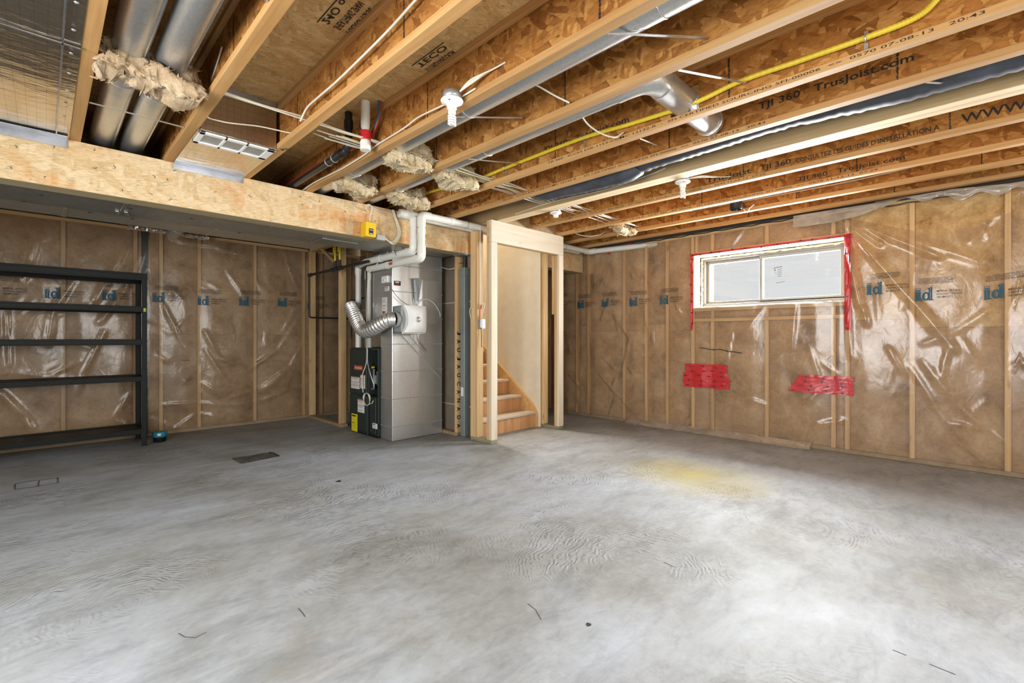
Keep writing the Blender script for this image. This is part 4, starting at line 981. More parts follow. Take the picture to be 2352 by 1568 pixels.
# ------------------------------------------------------------------ white vent pipes
R3 = .036
vp = thing('vent_pipe', 'white plastic pipe running under the joists to the window wall', 'pipe', (3.9, 3.925, 2.3))
zc = H-.043
m = MB(); m.cyl((2.72, 3.915, zc), (5.40, 3.915, zc), R3, 20); m.build('pipe_run', 'pvc', vp)
m = MB(); m.cyl((5.46, 3.86, zc), (5.605, 2.95, zc-.004), R3, 20); m.build('pipe_run', 'pvc', vp)
m = MB(); m.tube(smooth([(5.32, 3.915, zc), (5.41, 3.913, zc), (5.452, 3.89, zc), (5.46, 3.80, zc)], 5), R3*1.16, 20, False); m.build('elbow', 'pvc', vp)
for x in (3.22, 4.9): m = MB(); m.tube([(x+.002*math.cos(a), 3.915+(R3+.004)*math.cos(a), zc+(R3+.004)*math.sin(a)) for a in [2*PI*i/16 for i in range(17)]], .004, 5, False); m.build('pipe_clip', 'grey', vp)
for x in (3.0, 3.6): m = MB(); m.cyl((x, 3.915, zc), (x+.05, 3.915, zc), R3*1.12, 20); m.build('coupling', 'pvc', vp)
def drop(y0, x, zt_, zl, yend, xe, ztop2, lab, dlen):
    t = thing('vent_pipe', lab, 'pipe', (x, y0, zl))
    m = MB(); m.cyl((x, y0, zt_-.05), (x, y0, zl+.08), R3, 20); m.build('pipe_run', 'pvc', t)
    m = MB(); m.cyl((x, y0+.07, zl), (x, 4.97, zl), R3, 20); m.build('pipe_run', 'pvc', t)
    m = MB(); m.cyl((x, 4.955, zl), (xe, yend-.03, zl), R3, 20); m.build('pipe_run', 'pvc', t)
    m = MB(); m.cyl((xe, yend, zl-.07), (xe, yend, 1.015), R3, 20); m.build('pipe_run', 'pvc', t)
    m = MB(); m.tube(smooth([(x, y0, zl+.12), (x, y0, zl+.04), (x, y0+.012, zl+.012), (x, y0+.04, zl), (x, y0+.12, zl)], 5), R3*1.17, 20, False); m.build('elbow', 'pvc', t)
    m = MB(); m.tube(smooth([(xe-.003, yend-.06, zl), (xe, yend-.03, zl), (xe, yend-.01, zl-.012), (xe, yend, zl-.04), (xe, yend, zl-.11)], 5), R3*1.17, 20, False); m.build('elbow', 'pvc', t)
    m = MB(); m.tube(smooth([(x, y0, zt_-.12), (x, y0, zt_-.04), (x+.012, y0, zt_-.01), (x+.04, y0, zt_), (x+dlen, y0, zt_)], 5), R3*1.17, 20, False); m.build('elbow', 'pvc', t)
    m = MB(); m.cyl((x, y0, zl+.24), (x, y0, zl+.29), R3*1.1, 20); m.cyl((x, y0+.62, zl), (x, y0+.67, zl), R3*1.1, 20); m.build('coupling', 'pvc', t)
    return t
pb = drop(3.915, 2.65, zc, CAMH+.79, 5.04, 2.68, 0, 'right one of two white pipes dropping past the beam, then running back low', .1)
pa = drop(3.998, 2.612, zc, CAMH+.87, 5.30, 2.69, 0, 'left one of two white pipes dropping past the beam, higher where it runs back', 2.7)
m = MB(); p = Vector((2.65-.037, 4.42, CAMH+.79)); m.box(p.x-.001, p.x+.004, 4.40, 4.47, p.z-.012, p.z+.014); m.build('pipe_marking', 'badge', pb)
m = MB(); y_ = 4.25; m.tube([(2.612+.05*math.cos(a), y_+.004*a, CAMH+.90+.06*math.sin(a)) for a in [2*PI*i/18 for i in range(19)]], .003, 5); m.build('wire_hanger', 'iron', pa)
m = MB(); m.box(2.63, 2.665, 4.075, BY0-.001, 2.30, 2.345, .002); single('beam_clip', m, 'grey', 'small grey metal plate on the beam beside the white pipes', 'plate')

# ------------------------------------------------------------------ gas pipe
gp = thing('gas_pipe', 'black iron gas pipe between the back wall and the furnace', 'pipe', (2.62, 5.7, 1.99))
gx, gz = 2.55, CAMH+.85
m = MB(); m.cyl((gx, 4.80, gz), (gx, 6.42, gz), .017, 12); m.build('pipe_run', 'iron', gp)
m = MB(); m.cyl((gx, 6.42, gz+.02), (gx, 6.42, CAMH+.29), .012, 10); m.tube([(gx, 6.42, CAMH+.31), (gx+.01, 6.42, CAMH+.285), (gx+.03, 6.42, CAMH+.28), (3.30, 6.42, CAMH+.28)], .012, 10); m.build('pipe_run', 'iron', gp)
m = MB()
for y in (5.47, 5.57, 5.68, 6.39): m.cyl((gx, y-.03, gz), (gx, y+.03, gz), .026, 12)
m.build('fitting', 'iron', gp)
for y in (5.50, 5.63):
    m = MB(); m.tube([(gx, y, gz+.01), (gx, y, gz+.10)], .017, 10); m.build('union', 'iron', gp)
    m = MB(); m.tube([(gx, y, gz+.10), (gx, y, gz+.18), (gx+.0, y, 2.36)], .013, 10); m.build('yellow_riser', 'gas', gp)
    m = MB(); m.box(gx-.022, gx-.015, y-.02, y+.02, gz+.19, gz+.27, .003); m.build('yellow_tag', 'yellow', gp)
m = MB(); m.tube(smooth([(2.66, 5.44, CAMH+.0), (2.66, 5.44, CAMH+.42), (2.68, 5.40, CAMH+.46), (2.80, 5.25, CAMH+.50)], 6), .012, 8)
single('gas_connector', m, 'iron', 'dark tube looping up behind the white pipe above the furnace', 'pipe')

# ------------------------------------------------------------------ black steel shelf
sh = thing('shelf_unit', 'black steel shelf unit with five bare shelves against the plastic wall', 'shelf', (.0, 6.4, 0))
sx0, sx1, sy0, sy1 = -.80, .775, 6.17, 6.63
for x, xs in ((sx1, -1), (sx0, 1)):
    for y, ys_ in ((sy0, 1), (sy1, -1)):
        m = MB(); m.box(x, x+xs*.045, y, y+ys_*.003, .003, 1.80); m.box(x, x+xs*.003, y, y+ys_*.045, .003, 1.80); m.build('upright', 'shelf', sh)
for z0, z1 in ((1.725, 1.80), (1.397, 1.456), (1.055, 1.114), (.678, .727), (.128, .182)):
    m = MB(); m.box(sx0+.006, sx1-.006, sy0+.008, sy1-.008, z1-.022, z1-.012, .002); s_ = m.build('shelf_board', 'shelf', sh)
    for y in (sy0, sy1-.02):
        m = MB(); m.box(sx0+.004, sx1-.004, y+.003, y+.018, z0, z0+.014, .002); m.box(sx0+.004, sx1-.004, y+.006, y+.012, z0+.014, z1-.016); m.box(sx0+.004, sx1-.004, y+.001, y+.018, z1-.018, z1, .002); m.build('shelf_rail', 'shelf', sh)
    for x in (sx0+.004, sx1-.016):
        m = MB(); m.box(x, x+.012, sy0+.02, sy1-.02, z0, z1-.002, .002); m.build('shelf_rail', 'shelf', sh)
m = MB(); m.box(sx1-.03, sx1-.01, sy0-.002, sy0-.0005, onY(343, 716, sy0).z, onY(343, 708, sy0).z); m.build('green_sticker', 'lightgreen', sh)
# small teal roll on the floor
tr = thing('tape_measure_tub', 'small teal and black round tub on the floor beside the shelf foot', 'tub', (.905, 6.33, 0))
m = MB(); m.lathe((.905, 6.33, .002), [(0, 0), (.052, 0), (.058, .008), (.062, .058)], 24); m.build('base', 'shelf', tr)
m = MB(); m.lathe((.905, 6.33, .055), [(.064, 0), (.068, .006), (.068, .05), (.064, .055), (0, .055)], 24); m.build('lid', 'teal', tr)
m = MB(); m.box(.875, .905, 6.256, 6.262, .075, .098); m.build('label', 'label', tr)

# ------------------------------------------------------------------ foil panned joist bays
t = thing('foil_sheet', 'large shiny foil board closing the joist bay at the upper left', 'foil panel', (-.6, 1.0, H))
m = MB(); n = 30; vs = []
for i in range(13):
    for j in range(61):
        x = -1.35+(.119+1.35)*i/12; y = YF+.2+(4.10-YF-.2)*j/60; vs.append((x, y, H-.003-.006*abs(mnoise.noise(Vector((x*3, y*2, 1))))*(1 if 0 < i < 12 else 0)))
m.add(vs, [(i*61+j, (i+1)*61+j, (i+1)*61+j+1, i*61+j+1) for i in range(12) for j in range(60)], True); m.build('foil_board', 'foil', t, fix=False)
m = MB(); m.box(-1.35, .112, 4.0, 4.088, H-.016, H-.011); m.build('foil_tape', 'foiltape', t); m = MB(); m.box(-1.35, .112, 4.083, 4.0885, H-.06, H-.011); m.build('foil_tape', 'foiltape', t)
m = MB()
for y in (2.2, 2.75): m.box(-1.35, .118, y, y+.012, H-.013, H-.010)
m.box(.058, .064, YF+.2, 4.0, H-.013, H-.010); m.build('sheet_seam', 'foiltape', t)
m = MB()
for k in range(16): m.lathe((.09, .4+k*.22, H-.012), [(0, .004), (.006, .003), (.008, 0)], 8, (0, 0, -1))
m.build('screw', 'grey', t)
t = thing('foil_box', 'foil board box closing the joist bay above the beam, white grille in it', 'foil panel', (.89, 3.7, H))
m = MB(); m.box(.662, 1.110, 3.32, 4.088, H-.007, H-.002); m.build('foil_board', 'foil', t)
m = MB(); m.box(.672, 1.100, 3.315, 3.321, H-.002, zt-.002); m.build('foil_board', 'foil2', t)
m = MB(); m.box(.662, 1.110, 4.00, 4.088, H-.010, H-.007); m.build('foil_tape', 'foiltape', t); m = MB(); m.box(.662, 1.11, 4.083, 4.0885, H-.05, H-.007); m.build('foil_tape', 'foiltape', t); m = MB(); m.box(.672, 1.10, 3.311, 3.315, zt-.035, zt-.002); m.build('foil_tape', 'foiltape', t)
m = MB(); x0, x1, y0, y1 = .672, 1.098, 3.325, 3.54
for a, b, c, d in ((x0, x1, y0, y0+.035), (x0, x1, y1-.03, y1), (x0, x0+.03, y0, y1), (x1-.045, x1, y0, y1), (x0+.135, x0+.15, y0, y1), (x0+.255, x0+.27, y0, y1)): m.box(a, b, c, d, H-.018, H-.008, .002)
g_ = m.build('grille_frame', 'white', t); m = MB(); m.box(x0+.03, x1-.045, y0+.035, y1-.03, H-.010, H-.0075); m.build('filter', 'grey', g_)
m = MB(); letters(m, 'KD', (1.115, 3.30, H-.0016), (.6, -.8, 0), (.8, .6, 0), .07, .035, bold=.02); m.build('stamp', 'ink', t)

# ------------------------------------------------------------------ round ducts in the joist bays
def rduct(lab, x, y0, y1, z, r, grp=None, joints=()):
    t = thing('round_duct', lab, 'duct', (x, (y0+y1)/2, z-r), grp)
    m = MB(); m.cyl((x, y0, z), (x, y1, z), r, 28); m.build('pipe_run', 'galv', t)
    m = MB(); m.obox((x+r*.70, y0, z-r*.72), (x+r*.70, y1, z-r*.72), .006, .006); m.build('lock_seam', 'galv', t)
    for y in joints: m = MB(); m.cyl((x, y, z), (x, y+.09, z), r*1.03, 28); m.tube([(x+r*1.04*math.cos(a), y, z+r*1.04*math.sin(a)) for a in [2*PI*i/28 for i in range(29)]], .003, 5, False); m.build('duct_joint', 'galv', t)
    return t
rduct('left one of two round silver ducts between the foil panel joist and the next', .290, YF+.3, 5.0, H+.105, .068, None, (3.15,))
rduct('right one of two round silver ducts between the foil panel joist and the next', .448, YF+.3, 5.0, H+.105, .068, None, (3.2,))
rduct('long round silver duct right of the joist with the large lamp holder', 1.745, YF+.3, 4.9, H+.094, .072, None, (.9, 2.1, 3.5))
t = rduct('round silver duct with an elbow, second bay right of the large lamp holder', 2.205, 1.34, 4.9, H+.09, .068, None, (2.45, 3.6))
m = MB(); m.tube(smooth([(2.205, 1.40, H+.09), (2.207, 1.33, H+.092), (2.235, 1.26, H+.10), (2.30, 1.225, H+.105), (2.38, 1.22, H+.105)], 6), .073, 24, False); m.build('elbow', 'galv', t)
m = MB(); m.cyl((2.36, 1.22, H+.105), (3.02, 1.22, H+.105), .076, 24); m.build('pipe_run', 'galv', t)
m = MB(); m.tube([(2.98, 1.22+.08*math.cos(a), H+.105+.08*math.sin(a)) for a in [2*PI*i/24 for i in range(25)]], .006, 6, False); m.build('foil_collar', 'crumpled', t)
# wrapped flexible duct lying along the veneer beam
m = MB(); pts = [(3.25+.02*math.sin(y*3), y, H+.155+.025*math.sin(y*2.1+1)-(.05 if abs(y-2.4) < .5 else 0)-.055*max(0, min(1, (.9-y)/.6))) for y in [YF+.3+.03*i for i in range(216)]]
m.tube([p for p in pts if p[1] < 3.4], .115, 26, True, rf=lambda t_: 1+.07*mnoise.noise(Vector((t_*60, 1, 1)))+.03*math.sin(t_*700))
single('wrapped_duct', m, 'wrap', 'flexible duct in black plastic wrap along the double veneer beam', 'duct')
m = MB(); m.lathe((4.80, 1.70, H-.005), [(.052, 0), (.055, .002), (.055, JD-.0+.005), (.049, JD+.005), (.049, .01), (.052, 0)], 24); 
s_ = single('drain_stub', m, 'abs', 'open black pipe end hanging between the last joists, above the window', 'pipe')
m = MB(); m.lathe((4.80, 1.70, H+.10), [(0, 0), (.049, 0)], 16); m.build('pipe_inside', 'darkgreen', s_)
m = MB(); m.tube(smooth([(4.80, 1.63, H-.01), (4.80, 1.60, H-.05), (4.78, 1.57, H-.02), (4.75, 1.52, H+.0)], 4), .004, 5); m.build('strap', 'white', s_)

# ------------------------------------------------------------------ wool plugs round ducts
def wadding(name, lab, c, size, seed, cat='insulation', grp='wads of loose wool stuffed round ducts', mat='fluff', layers=2, rot=0):
    """a slab of torn glass wool: stacked ragged layers"""
    t = thing(name, lab, cat, c, grp); c = Vector(c); R = Matrix.Rotation(rot, 3, 'Z')
    for L in range(layers):
        m = MB(); n, k = 44, 22; vs = []
        sx, sy, sz = size[0]/2, size[1]/2, size[2]/layers/2; oz = (L-(layers-1)/2)*size[2]/layers; oy = (L-(layers-1)/2)*.05
        for i in range(n+1):
            for j in range(k):
                a = 2*PI*j/k; x = -1+2*i/n; ct, s2 = math.cos(a), math.sin(a)
                e = max(0, 1-abs(x)**6)**.5*.85+.15; p = Vector((x*sx, math.copysign(abs(ct)**.3, ct)*sy*e, math.copysign(abs(s2)**.4, s2)*sz*1.15*e))
                q = mnoise.noise_vector(p*9+Vector((seed, L*5, 0)))*.034+mnoise.noise_vector(Vector((p.x*26, p.y*40, p.z*60))+Vector((seed, L*5, 3)))*.022+mnoise.noise_vector(p*110+Vector((seed, 1, 3)))*.012
                p = p+q; p.z = p.z+.02*math.sin(x*3+seed+L); vs.append(c+R@(p+Vector((0, oy, oz))))
        fs = [(i*k+j, i*k+(j+1) % k, (i+1)*k+(j+1) % k, (i+1)*k+j) for i in range(n) for j in range(k)]; m.add(vs, fs, True)
        m.add(vs[:k], [tuple(range(k))]); m.add(vs[-k:], [tuple(range(k))])
        rn = random.Random(seed+L)         # loose tufts
        for q in range(220):
            b = rn.choice(vs); d = (b-c-Vector((0, 0, oz))).normalized(); d = (d+Vector((rn.uniform(-.6, .6), rn.uniform(-.6, .6), rn.uniform(-.9, .3)))).normalized(); l_ = rn.uniform(.008, .03); s3 = Vector((rn.uniform(-1, 1), rn.uniform(-1, 1), rn.uniform(-1, 1)))*.007
            m.add([b-d*.01-s3, b-d*.01+s3, b+d*l_], [(0, 1, 2)])
        m.build('wool_layer', mat, t, fix=False)
    return t
wadding('wool_wad', 'tan torn insulation slab hanging under the two round ducts', (.375, 2.88, H+.03), (.43, .20, .16), 3, mat='fluff_tan')
p = onZ(930, 358, H+.03); wadding('wool_wad', 'cream wool wad where cables pass, right of the lamp holder joist', (1.86, p.y+.05, H+.05), (.40, .16, .17), 11)
p = onZ(818, 425, H+.03); wadding('wool_wad', 'cream wool wad round a duct just above the beam, left of two', (1.86, p.y, H+.03), (.39, .16, .16), 17)
p = onZ(1042, 405, H+.05); wadding('wool_wad', 'cream wool wad with yellow cable beside the gas tube joist', (2.34, p.y, H+.05), (.43, .16, .16), 23)
p = onZ(935, 452, H+.03); wadding('wool_wad', 'cream wool wad touching the beam top, right of two', (2.34, p.y, H+.03), (.43, .15, .17), 29)
p = onZ(1430, 520, H+.04); wadding('wool_wad', 'white wool wad between the last joists near the stair frame', (4.76, p.y, H+.02), (.42, .12, .12), 37, rot=.1)

# ------------------------------------------------------------------ yellow gas tube
xg = 2.612
pts = [onX(2175, -40, xg-.03), onX(2150, 0, xg-.02), onX(2100, 42, xg), onX(1990, 86, xg), onX(1850, 135, xg), onX(1700, 187, xg), onX(1590, 238, xg), onX(1450, 284, xg), onX(1330, 320, xg), onX(1160, 386, xg), onX(1080, 418, xg), onX(985, 442, xg)]
pts = [Vector((min(p.x, 2.617), p.y, min(max(p.z, H+.06), zt-.04))) for p in pts]+[Vector((2.60, 4.8, H+.12))]
P = smooth(pts, 40); NN = len(P)
gt = thing('gas_tube', 'yellow corrugated gas tube clipped along a lettered joist web', 'pipe', (xg, 2.0, H+.1))
m = MB(); m.tube(P, .0135, 9, True, rf=lambda t_: 1+.05*math.sin(t_*NN*1.6)); m.build('tube', 'gas', gt)
for u, v in ((1988, 88), (1600, 233), (1340, 316), (1160, 385)):
    p = onX(u, v, xg); m = MB(); m.tube([(xg+.017*math.sin(a)-.0, p.y, p.z+.017*math.cos(a)) for a in [PI+i*PI/8 for i in range(9)]], .0035, 5); m.box(2.626, 2.632, p.y-.008, p.y+.008, p.z-.055, p.z-.014); m.box(2.626, 2.632, p.y-.008, p.y+.008, p.z+.014, p.z+.04); m.build('pipe_clip', 'galv', gt)

# ------------------------------------------------------------------ plumbing above
m = MB(); vpts = smooth([(1.50, 3.10, zt-.001), (1.50, 3.10, H+.13), (1.50, 3.11, H+.08), (1.50, 3.16, H+.055), (1.50, 3.3, H+.045), (1.50, 4.9, H+.02)], 6)
t = thing('drain_pipe', 'black plastic drain pipe bending along the joist above the beam', 'pipe', (1.5, 3.5, H)); m.tube(vpts, .025, 16); m.build('pipe_run', 'abs', t)
m = MB(); m.cyl((1.50, 3.10, H+.19), (1.50, 3.10, H+.245), .031, 16); m.cyl((1.50, 3.20, H+.05), (1.50, 3.27, H+.048), .031, 16); m.build('coupling', 'abs', t)
for y in (3.32, 3.42): m = MB(); m.tube([(1.50+.029*math.cos(a), y, H+.045+.029*math.sin(a)) for a in [2*PI*i/16 for i in range(17)]], .004, 5, False); m.build('pipe_clip', 'grey', t)
t = thing('capped_pipe', 'short white capped pipe with red tape hanging from the floor above', 'pipe', (1.51, 2.88, H))
m = MB(); m.cyl((1.51, 2.88, zt-.001), (1.51, 2.88, H+.035), .030, 20); m.build('pipe_run', 'pvc', t)
m = MB(); m.cyl((1.51, 2.88, H+.035), (1.51, 2.88, H-.02), .034, 20); m.build('pipe_cap', 'pvc', t)
m = MB(); m.tube([(1.51, 2.88, H+.045+i*.012) for i in range(6)], .036, 16, True, rf=lambda t_: 1+.05*math.sin(t_*9)); m.build('red_tape', 'tape', t)
m = MB(); m.tube([(1.51+.034*math.cos(a), 2.88+.034*math.sin(a), H+.14+.05*math.sin(a+.5)) for a in [2*PI*i/16 for i in range(17)]], .003, 5, False); m.build('tie_wire', 'iron', t)
for dx, mat, lab in ((0, 'blue', 'dark blue water tube beside the capped white pipe'), (.022, 'redtube', 'red water tube beside the capped white pipe')):
    m = MB(); m.tube(smooth([(1.565+dx*.6, 2.80, zt-.001), (1.572+dx*.3, 2.82, H+.20), (1.567, 2.93, H+.11-dx), (1.53+dx, 3.05, H+.08), (1.545, 3.6, H+.085+dx), (1.545, 4.9, H+.085+dx)], 8), .009, 8)
    single('water_tube', m, mat, lab, 'pipe')

# ------------------------------------------------------------------ cables and straps
def cable(pts, lab, mat='cable', r=.0042, grp=None, n=6):
    m = MB(); m.tube(smooth(pts, n), r, 7); return single('cable', m, mat, lab, 'cable', grp)
rnc = random.Random(12)
m = MB(); p = onY(427, 827, YB); rn = random.Random(8)
m.tube([PB(p.x-.05+.012*i+rn.uniform(-.004, .004), p.z+rn.uniform(-.006, .006), FB.h(p.x, p.z)+.006) for i in range(9)], .0022, 5); m.build('marker_scrawl', 'ink', vb2)
for k in range(9):
    y = 2.95+rnc.uniform(-.10, .14); z = H+.048+.006*(k % 3); pts = []
    x = .63 if k < 3 else 1.2+rnc.uniform(0, .2)
    if k < 3: y -= .1
    while x < (5.2 if k < 6 else 3.9): pts.append((x, y+rnc.uniform(-.016, .016)+.02*k*.3, z+rnc.uniform(-.007, .007))); x += .24
    cable(pts, 'pale cable of the bundle crossing through the joist webs behind the lamp joist', 'cable_y' if k == 7 else 'cable', .0046, 'bundled pale cables through the joists')
cable([(.62, 2.62, H+.16), (.66, 3.15, H+.05), (.75, 3.20, H+.03), (.95, 3.16, H+.05), (1.10, 3.10, H+.04), (1.2, 3.05, H+.045)], 'pale cable dipping in front of the foil box')
xw3 = 1.162-.029-.012
def oncable(px, X): return [onX(u, v, X) for u, v in px]
cable([Vector((p.x, p.y, min(p.z, zt-.02))) for p in oncable([(985, -30), (955, 0), (890, 72), (820, 142), (770, 190), (728, 226), (705, 248), (690, 278)], 1.090)], 'pale cable stapled along the joist web right of the foil box', r=.006)
cable(oncable([(1092, 203), (1060, 222), (1000, 250), (960, 270), (925, 296), (870, 330), (850, 345)], 1.585)+oncable([(835, 357), (790, 385), (760, 400), (720, 420), (690, 441)], 1.585), 'pale cable running from the lamp holder down the joist to the beam', r=.005)
for k in range(3): cable([(1.545, 1.93, H+.03), (1.56, 1.86, H+.05+.01*k), (1.60-.0, 1.78-.02*k, H+.09), (1.615, 1.70-.02*k, H+.10)], 'short pale cable looping from the large lamp holder into the joist', r=.0045, grp='cables into the large lamp holder')
cable([onX(1205, 183, 1.80), onX(1240, 200, 1.9), onX(1275, 220, 2.0), onX(1308, 236, 2.06)], 'short pale cable between the joists right of the large lamp holder', r=.005)
cable([onX(1335, 265, 2.22), onX(1352, 287, 2.32), onX(1380, 306, 2.43), onX(1412, 315, 2.54), onX(1432, 304, 2.62)], 'short drooping pale cable reaching the gas tube joist', r=.005)
cable([onX(1470, 318, 2.70), onX(1490, 326, 2.85), onX(1508, 334, 3.02)], 'short pale cable between gas tube joist and its right neighbour', r=.004)
cable([(4.955, 4.0, H+.13), (4.95, 2.6, H+.12), (4.95, 1.6, H+.105), (4.952, .8, H+.10), (4.955, .2, H+.13), (4.955, -.6, H+.17)], 'grey cable stapled along the second last joist web', r=.006)
cable([(3.448, 3.4, H+.02), (3.44, 2.9, H+.04), (3.443, 2.3, H+.025), (3.444, 1.9, H+.05), (3.444, 1.75, H+.07)], 'thin pale cable along the double veneer beam side', r=.004)
for k in range(2): cable([(3.66, 1.66, H+.02), (3.74, 1.58, H+.03+.01*k), (3.9, 1.5, H+.05), (3.975, 1.45, H+.06)], 'pale cable from the coiled-bulb lamp holder by the veneer beam', r=.004, grp='cables from the small lamp holder')
for k, (x, y) in enumerate(((4.06, 2.2), (4.12, 3.3), (4.62, 2.2))):
    cable([(x, y, H+.12), (x+.05, y-.05, H+.07), (x+.14, y-.06, H+.09)], 'short cable end poking from a joist web near the window wall', r=.004, grp='cable ends by the window wall')
cable([(4.60, 3.6, H+.06), (4.7, 3.45, H-.005), (4.85, 3.35, H+.01), (4.94, 3.3, H+.06)], 'pale cable loop between joists beside the stair frame', r=.005)
def strap(p0, p1, lab):
    m = MB(); m.obox(p0, p1, .014, .003); single('hanger_strap', m, 'galv', lab, 'strap', 'thin duct straps between joists')
for (u0, v0, x0), (u1, v1, x1), lab in (((1395, 76, 1.657), (1622, 87, 2.058), 'thin metal strap under the silver duct, nearest the picture top centre'),
        ((1035, 268, 1.657), (1200, 271, 2.058), 'thin metal strap under the silver duct below the large lamp holder'),
        ((1560, 163, 2.120), (1712, 190, 2.610), 'thin metal strap beside the duct elbow by the gas tube'),
        ((1075, 368, 2.120), (1195, 376, 2.610), 'thin metal strap in front of the wool wad by the gas tube'),
        ((205, 283, .178), (424, 293, .607), 'thin metal strap under the two round ducts near the beam'),
        ((330, -6, .178), (615, 5, .607), 'wide metal strap under the two round ducts at the picture top'),
        ((2130, 193, 3.088), (2228, 195, 3.446), 'thin metal strap over the black wrapped duct'),
        ((1560, 484, 4.538), (1600, 485, 4.94), 'thin strap between joists near the open black pipe end')):
    a, b = onX(u0, v0, x0), onX(u1, v1, x1); a.z = min(max(a.z, H+.002), H+.03) ; b.z = min(max(b.z, H+.002), zt-.05); strap(a, b, lab)

# ------------------------------------------------------------------ lamp holders
def lamp(c, lab, bulb=True):
    t = thing('lamp_holder', lab, 'lamp', c); c = Vector(c)
    m = MB(); m.lathe(c+Vector((0, 0, .012)), [(0, 0), (.050, 0), (.050, .038), (0, .038)], 8); m.build('electrical_box', 'grey', t)
    m = MB(); m.lathe(c, [(0, .012), (.056, .012), (.060, .006), (.058, 0), (.045, -.006), (.030, -.012), (.024, -.030), (.026, -.036), (.020, -.040), (0, -.036)], 28); m.build('porcelain_base', 'white', t)
    m = MB()
    for a in (.6, .6+PI): m.lathe(c+Vector((.042*math.cos(a), .042*math.sin(a), -.008)), [(0, 0), (.005, 0), (.005, .006)], 8)
    m.build('screw', 'iron', t)
    if bulb:
        m = MB(); m.lathe(c, [(0, -.036), (.019, -.038), (.021, -.060), (.017, -.066), (0, -.066)], 18); b = m.build('bulb', 'white', t)
        m = MB(); m.tube([c+Vector(((.0175)*math.cos(a), .0175*math.sin(a), -.070-.0021*a)) for a in [i*.35 for i in range(72)]], .0058, 7); m.build('bulb_coil', 'white', b)
lamp((1.535, 1.985, H-.010), 'white lamp holder with coiled bulb nearest the camera, under the joists')
lamp((3.64, 1.70, H-.010), 'white lamp holder with coiled bulb beside the double veneer beam')
lamp((3.64, 3.02, H-.010), 'white lamp holder without a bulb, next to the stair frame', False)

# ------------------------------------------------------------------ things on the beam and posts
yb_ = thing('detector_box', 'yellow box hanging on the beam by a looped cord', 'box', (2.145, 4.03, 2.06))
m = MB(); m.box(2.094, 2.198, 3.985, BY0-.002, CAMH+.937, CAMH+1.073, .006); m.build('case', 'yellow', yb_)
m = MB(); m.box(2.125, 2.168, 3.983, 3.9855, CAMH+.955, CAMH+1.012); f_ = m.build('faceplate', 'ink', yb_)
m = MB(); m.box(2.13, 2.163, 3.982, 3.9835, CAMH+.960, CAMH+.966); m.box(2.13, 2.163, 3.982, 3.9835, CAMH+.996, CAMH+1.000); m.build('plate_print', 'label', f_)
m = MB(); m.box(2.13, 2.185, 3.99, 4.01, CAMH+1.072, CAMH+1.082, .002); m.build('bracket', 'grey', yb_)
m = MB(); m.tube(smooth([(2.14, 4.0, CAMH+1.08), (2.145, 4.0, CAMH+1.14), (2.165, 4.005, CAMH+1.19), (2.165, 4.01, CAMH+1.225), (2.14, 4.02, CAMH+1.24), (2.12, 4.03, CAMH+1.225), (2.135, 4.05, CAMH+1.20), (2.17, 4.08, CAMH+1.19)], 6), .005, 8); m.build('cord', 'cable', yb_)
m = MB(); m.tube([(2.19, 4.06, CAMH+1.08), (2.19, 4.07, CAMH+1.22), (2.185, 4.06, CAMH+1.25), (2.175, 4.05, CAMH+1.23)], .0025, 6); m.build('wire_hook', 'grey', yb_)
jb = thing('junction_box', 'grey metal junction box on the beam right of the yellow box', 'box', (2.29, 4.06, 2.06))
m = MB(); m.box(2.235, 2.325, 4.04, BY0-.002, CAMH+.932, CAMH+.985, .004); m.build('case', 'grey', jb)
for k in range(3): cable([(2.325, 4.06, CAMH+.955+.008*k), (2.40+.01*k, 4.055, CAMH+.935-.01*k), (2.46+.012*k, 4.055, CAMH+.99), (2.475+.012*k, 4.06, CAMH+1.07), (2.45+.01*k, 4.07, CAMH+1.16), (2.42+.008*k, 4.075, CAMH+1.256)], 'cable looping from the grey junction box up over the beam', r=.005, grp='cables looping on the beam face')
cable([(2.20, 4.083, CAMH+1.235), (2.33, 4.083, CAMH+1.222), (2.50, 4.083, CAMH+1.215), (2.60, 4.083, CAMH+1.235), (2.63, 4.05, CAMH+1.252)], 'thin cable stapled along the top edge of the beam', r=.004)
ob = thing('outlet_box', 'white switch in a grey box between the left stair posts', 'switch', (3.41, 3.87, 1.25))
pz = onX(1108, 743, 3.41).z
m = MB(); m.box(3.372, 3.44, 3.853, 3.8965, pz-.048, pz+.048, .003); m.build('box', 'grey', ob)
m = MB(); m.box(3.385, 3.43, 3.845, 3.853, pz-.055, pz+.05, .004); m.build('switch_plate', 'white', ob)
cable([(3.40, 3.885, pz+.06), (3.43, 3.87, pz+.16), (3.435, 3.86, pz+.21), (3.42, 3.86, pz+.22), (3.40, 3.875, pz+.17), (3.395, 3.885, pz+.25), (3.40, 3.885, pz+.5), (3.395, 3.885, 2.33)], 'pale cable rising from the switch box between the stair posts', r=.0045)
cable([(3.385, 3.885, pz+.05), (3.375, 3.87, pz+.15), (3.39, 3.86, pz+.2), (3.395, 3.88, pz+.16)], 'orange cable loop above the switch box', 'badge', .006)
cable([(3.40, 3.88, pz-.05), (3.405, 3.875, pz-.13), (3.40, 3.87, pz-.22), (3.405, 3.87, pz-.26)], 'dark cable end hanging below the switch box', 'iron', .004)
cable([(3.3585, 3.99, pz+.02), (3.33, 3.99, pz+.13), (3.34, 3.98, pz+.18), (3.356, 3.96, pz+.16)], 'white cable loop outside the left stair posts', r=.004)
cable([(3.358, 4.535, CAMH+.84), (3.34, 4.36, CAMH+.80), (3.38, 4.29, CAMH+.82), (3.42, 4.26, CAMH+.88)], 'white cable sagging beside the steel post top', r=.005)
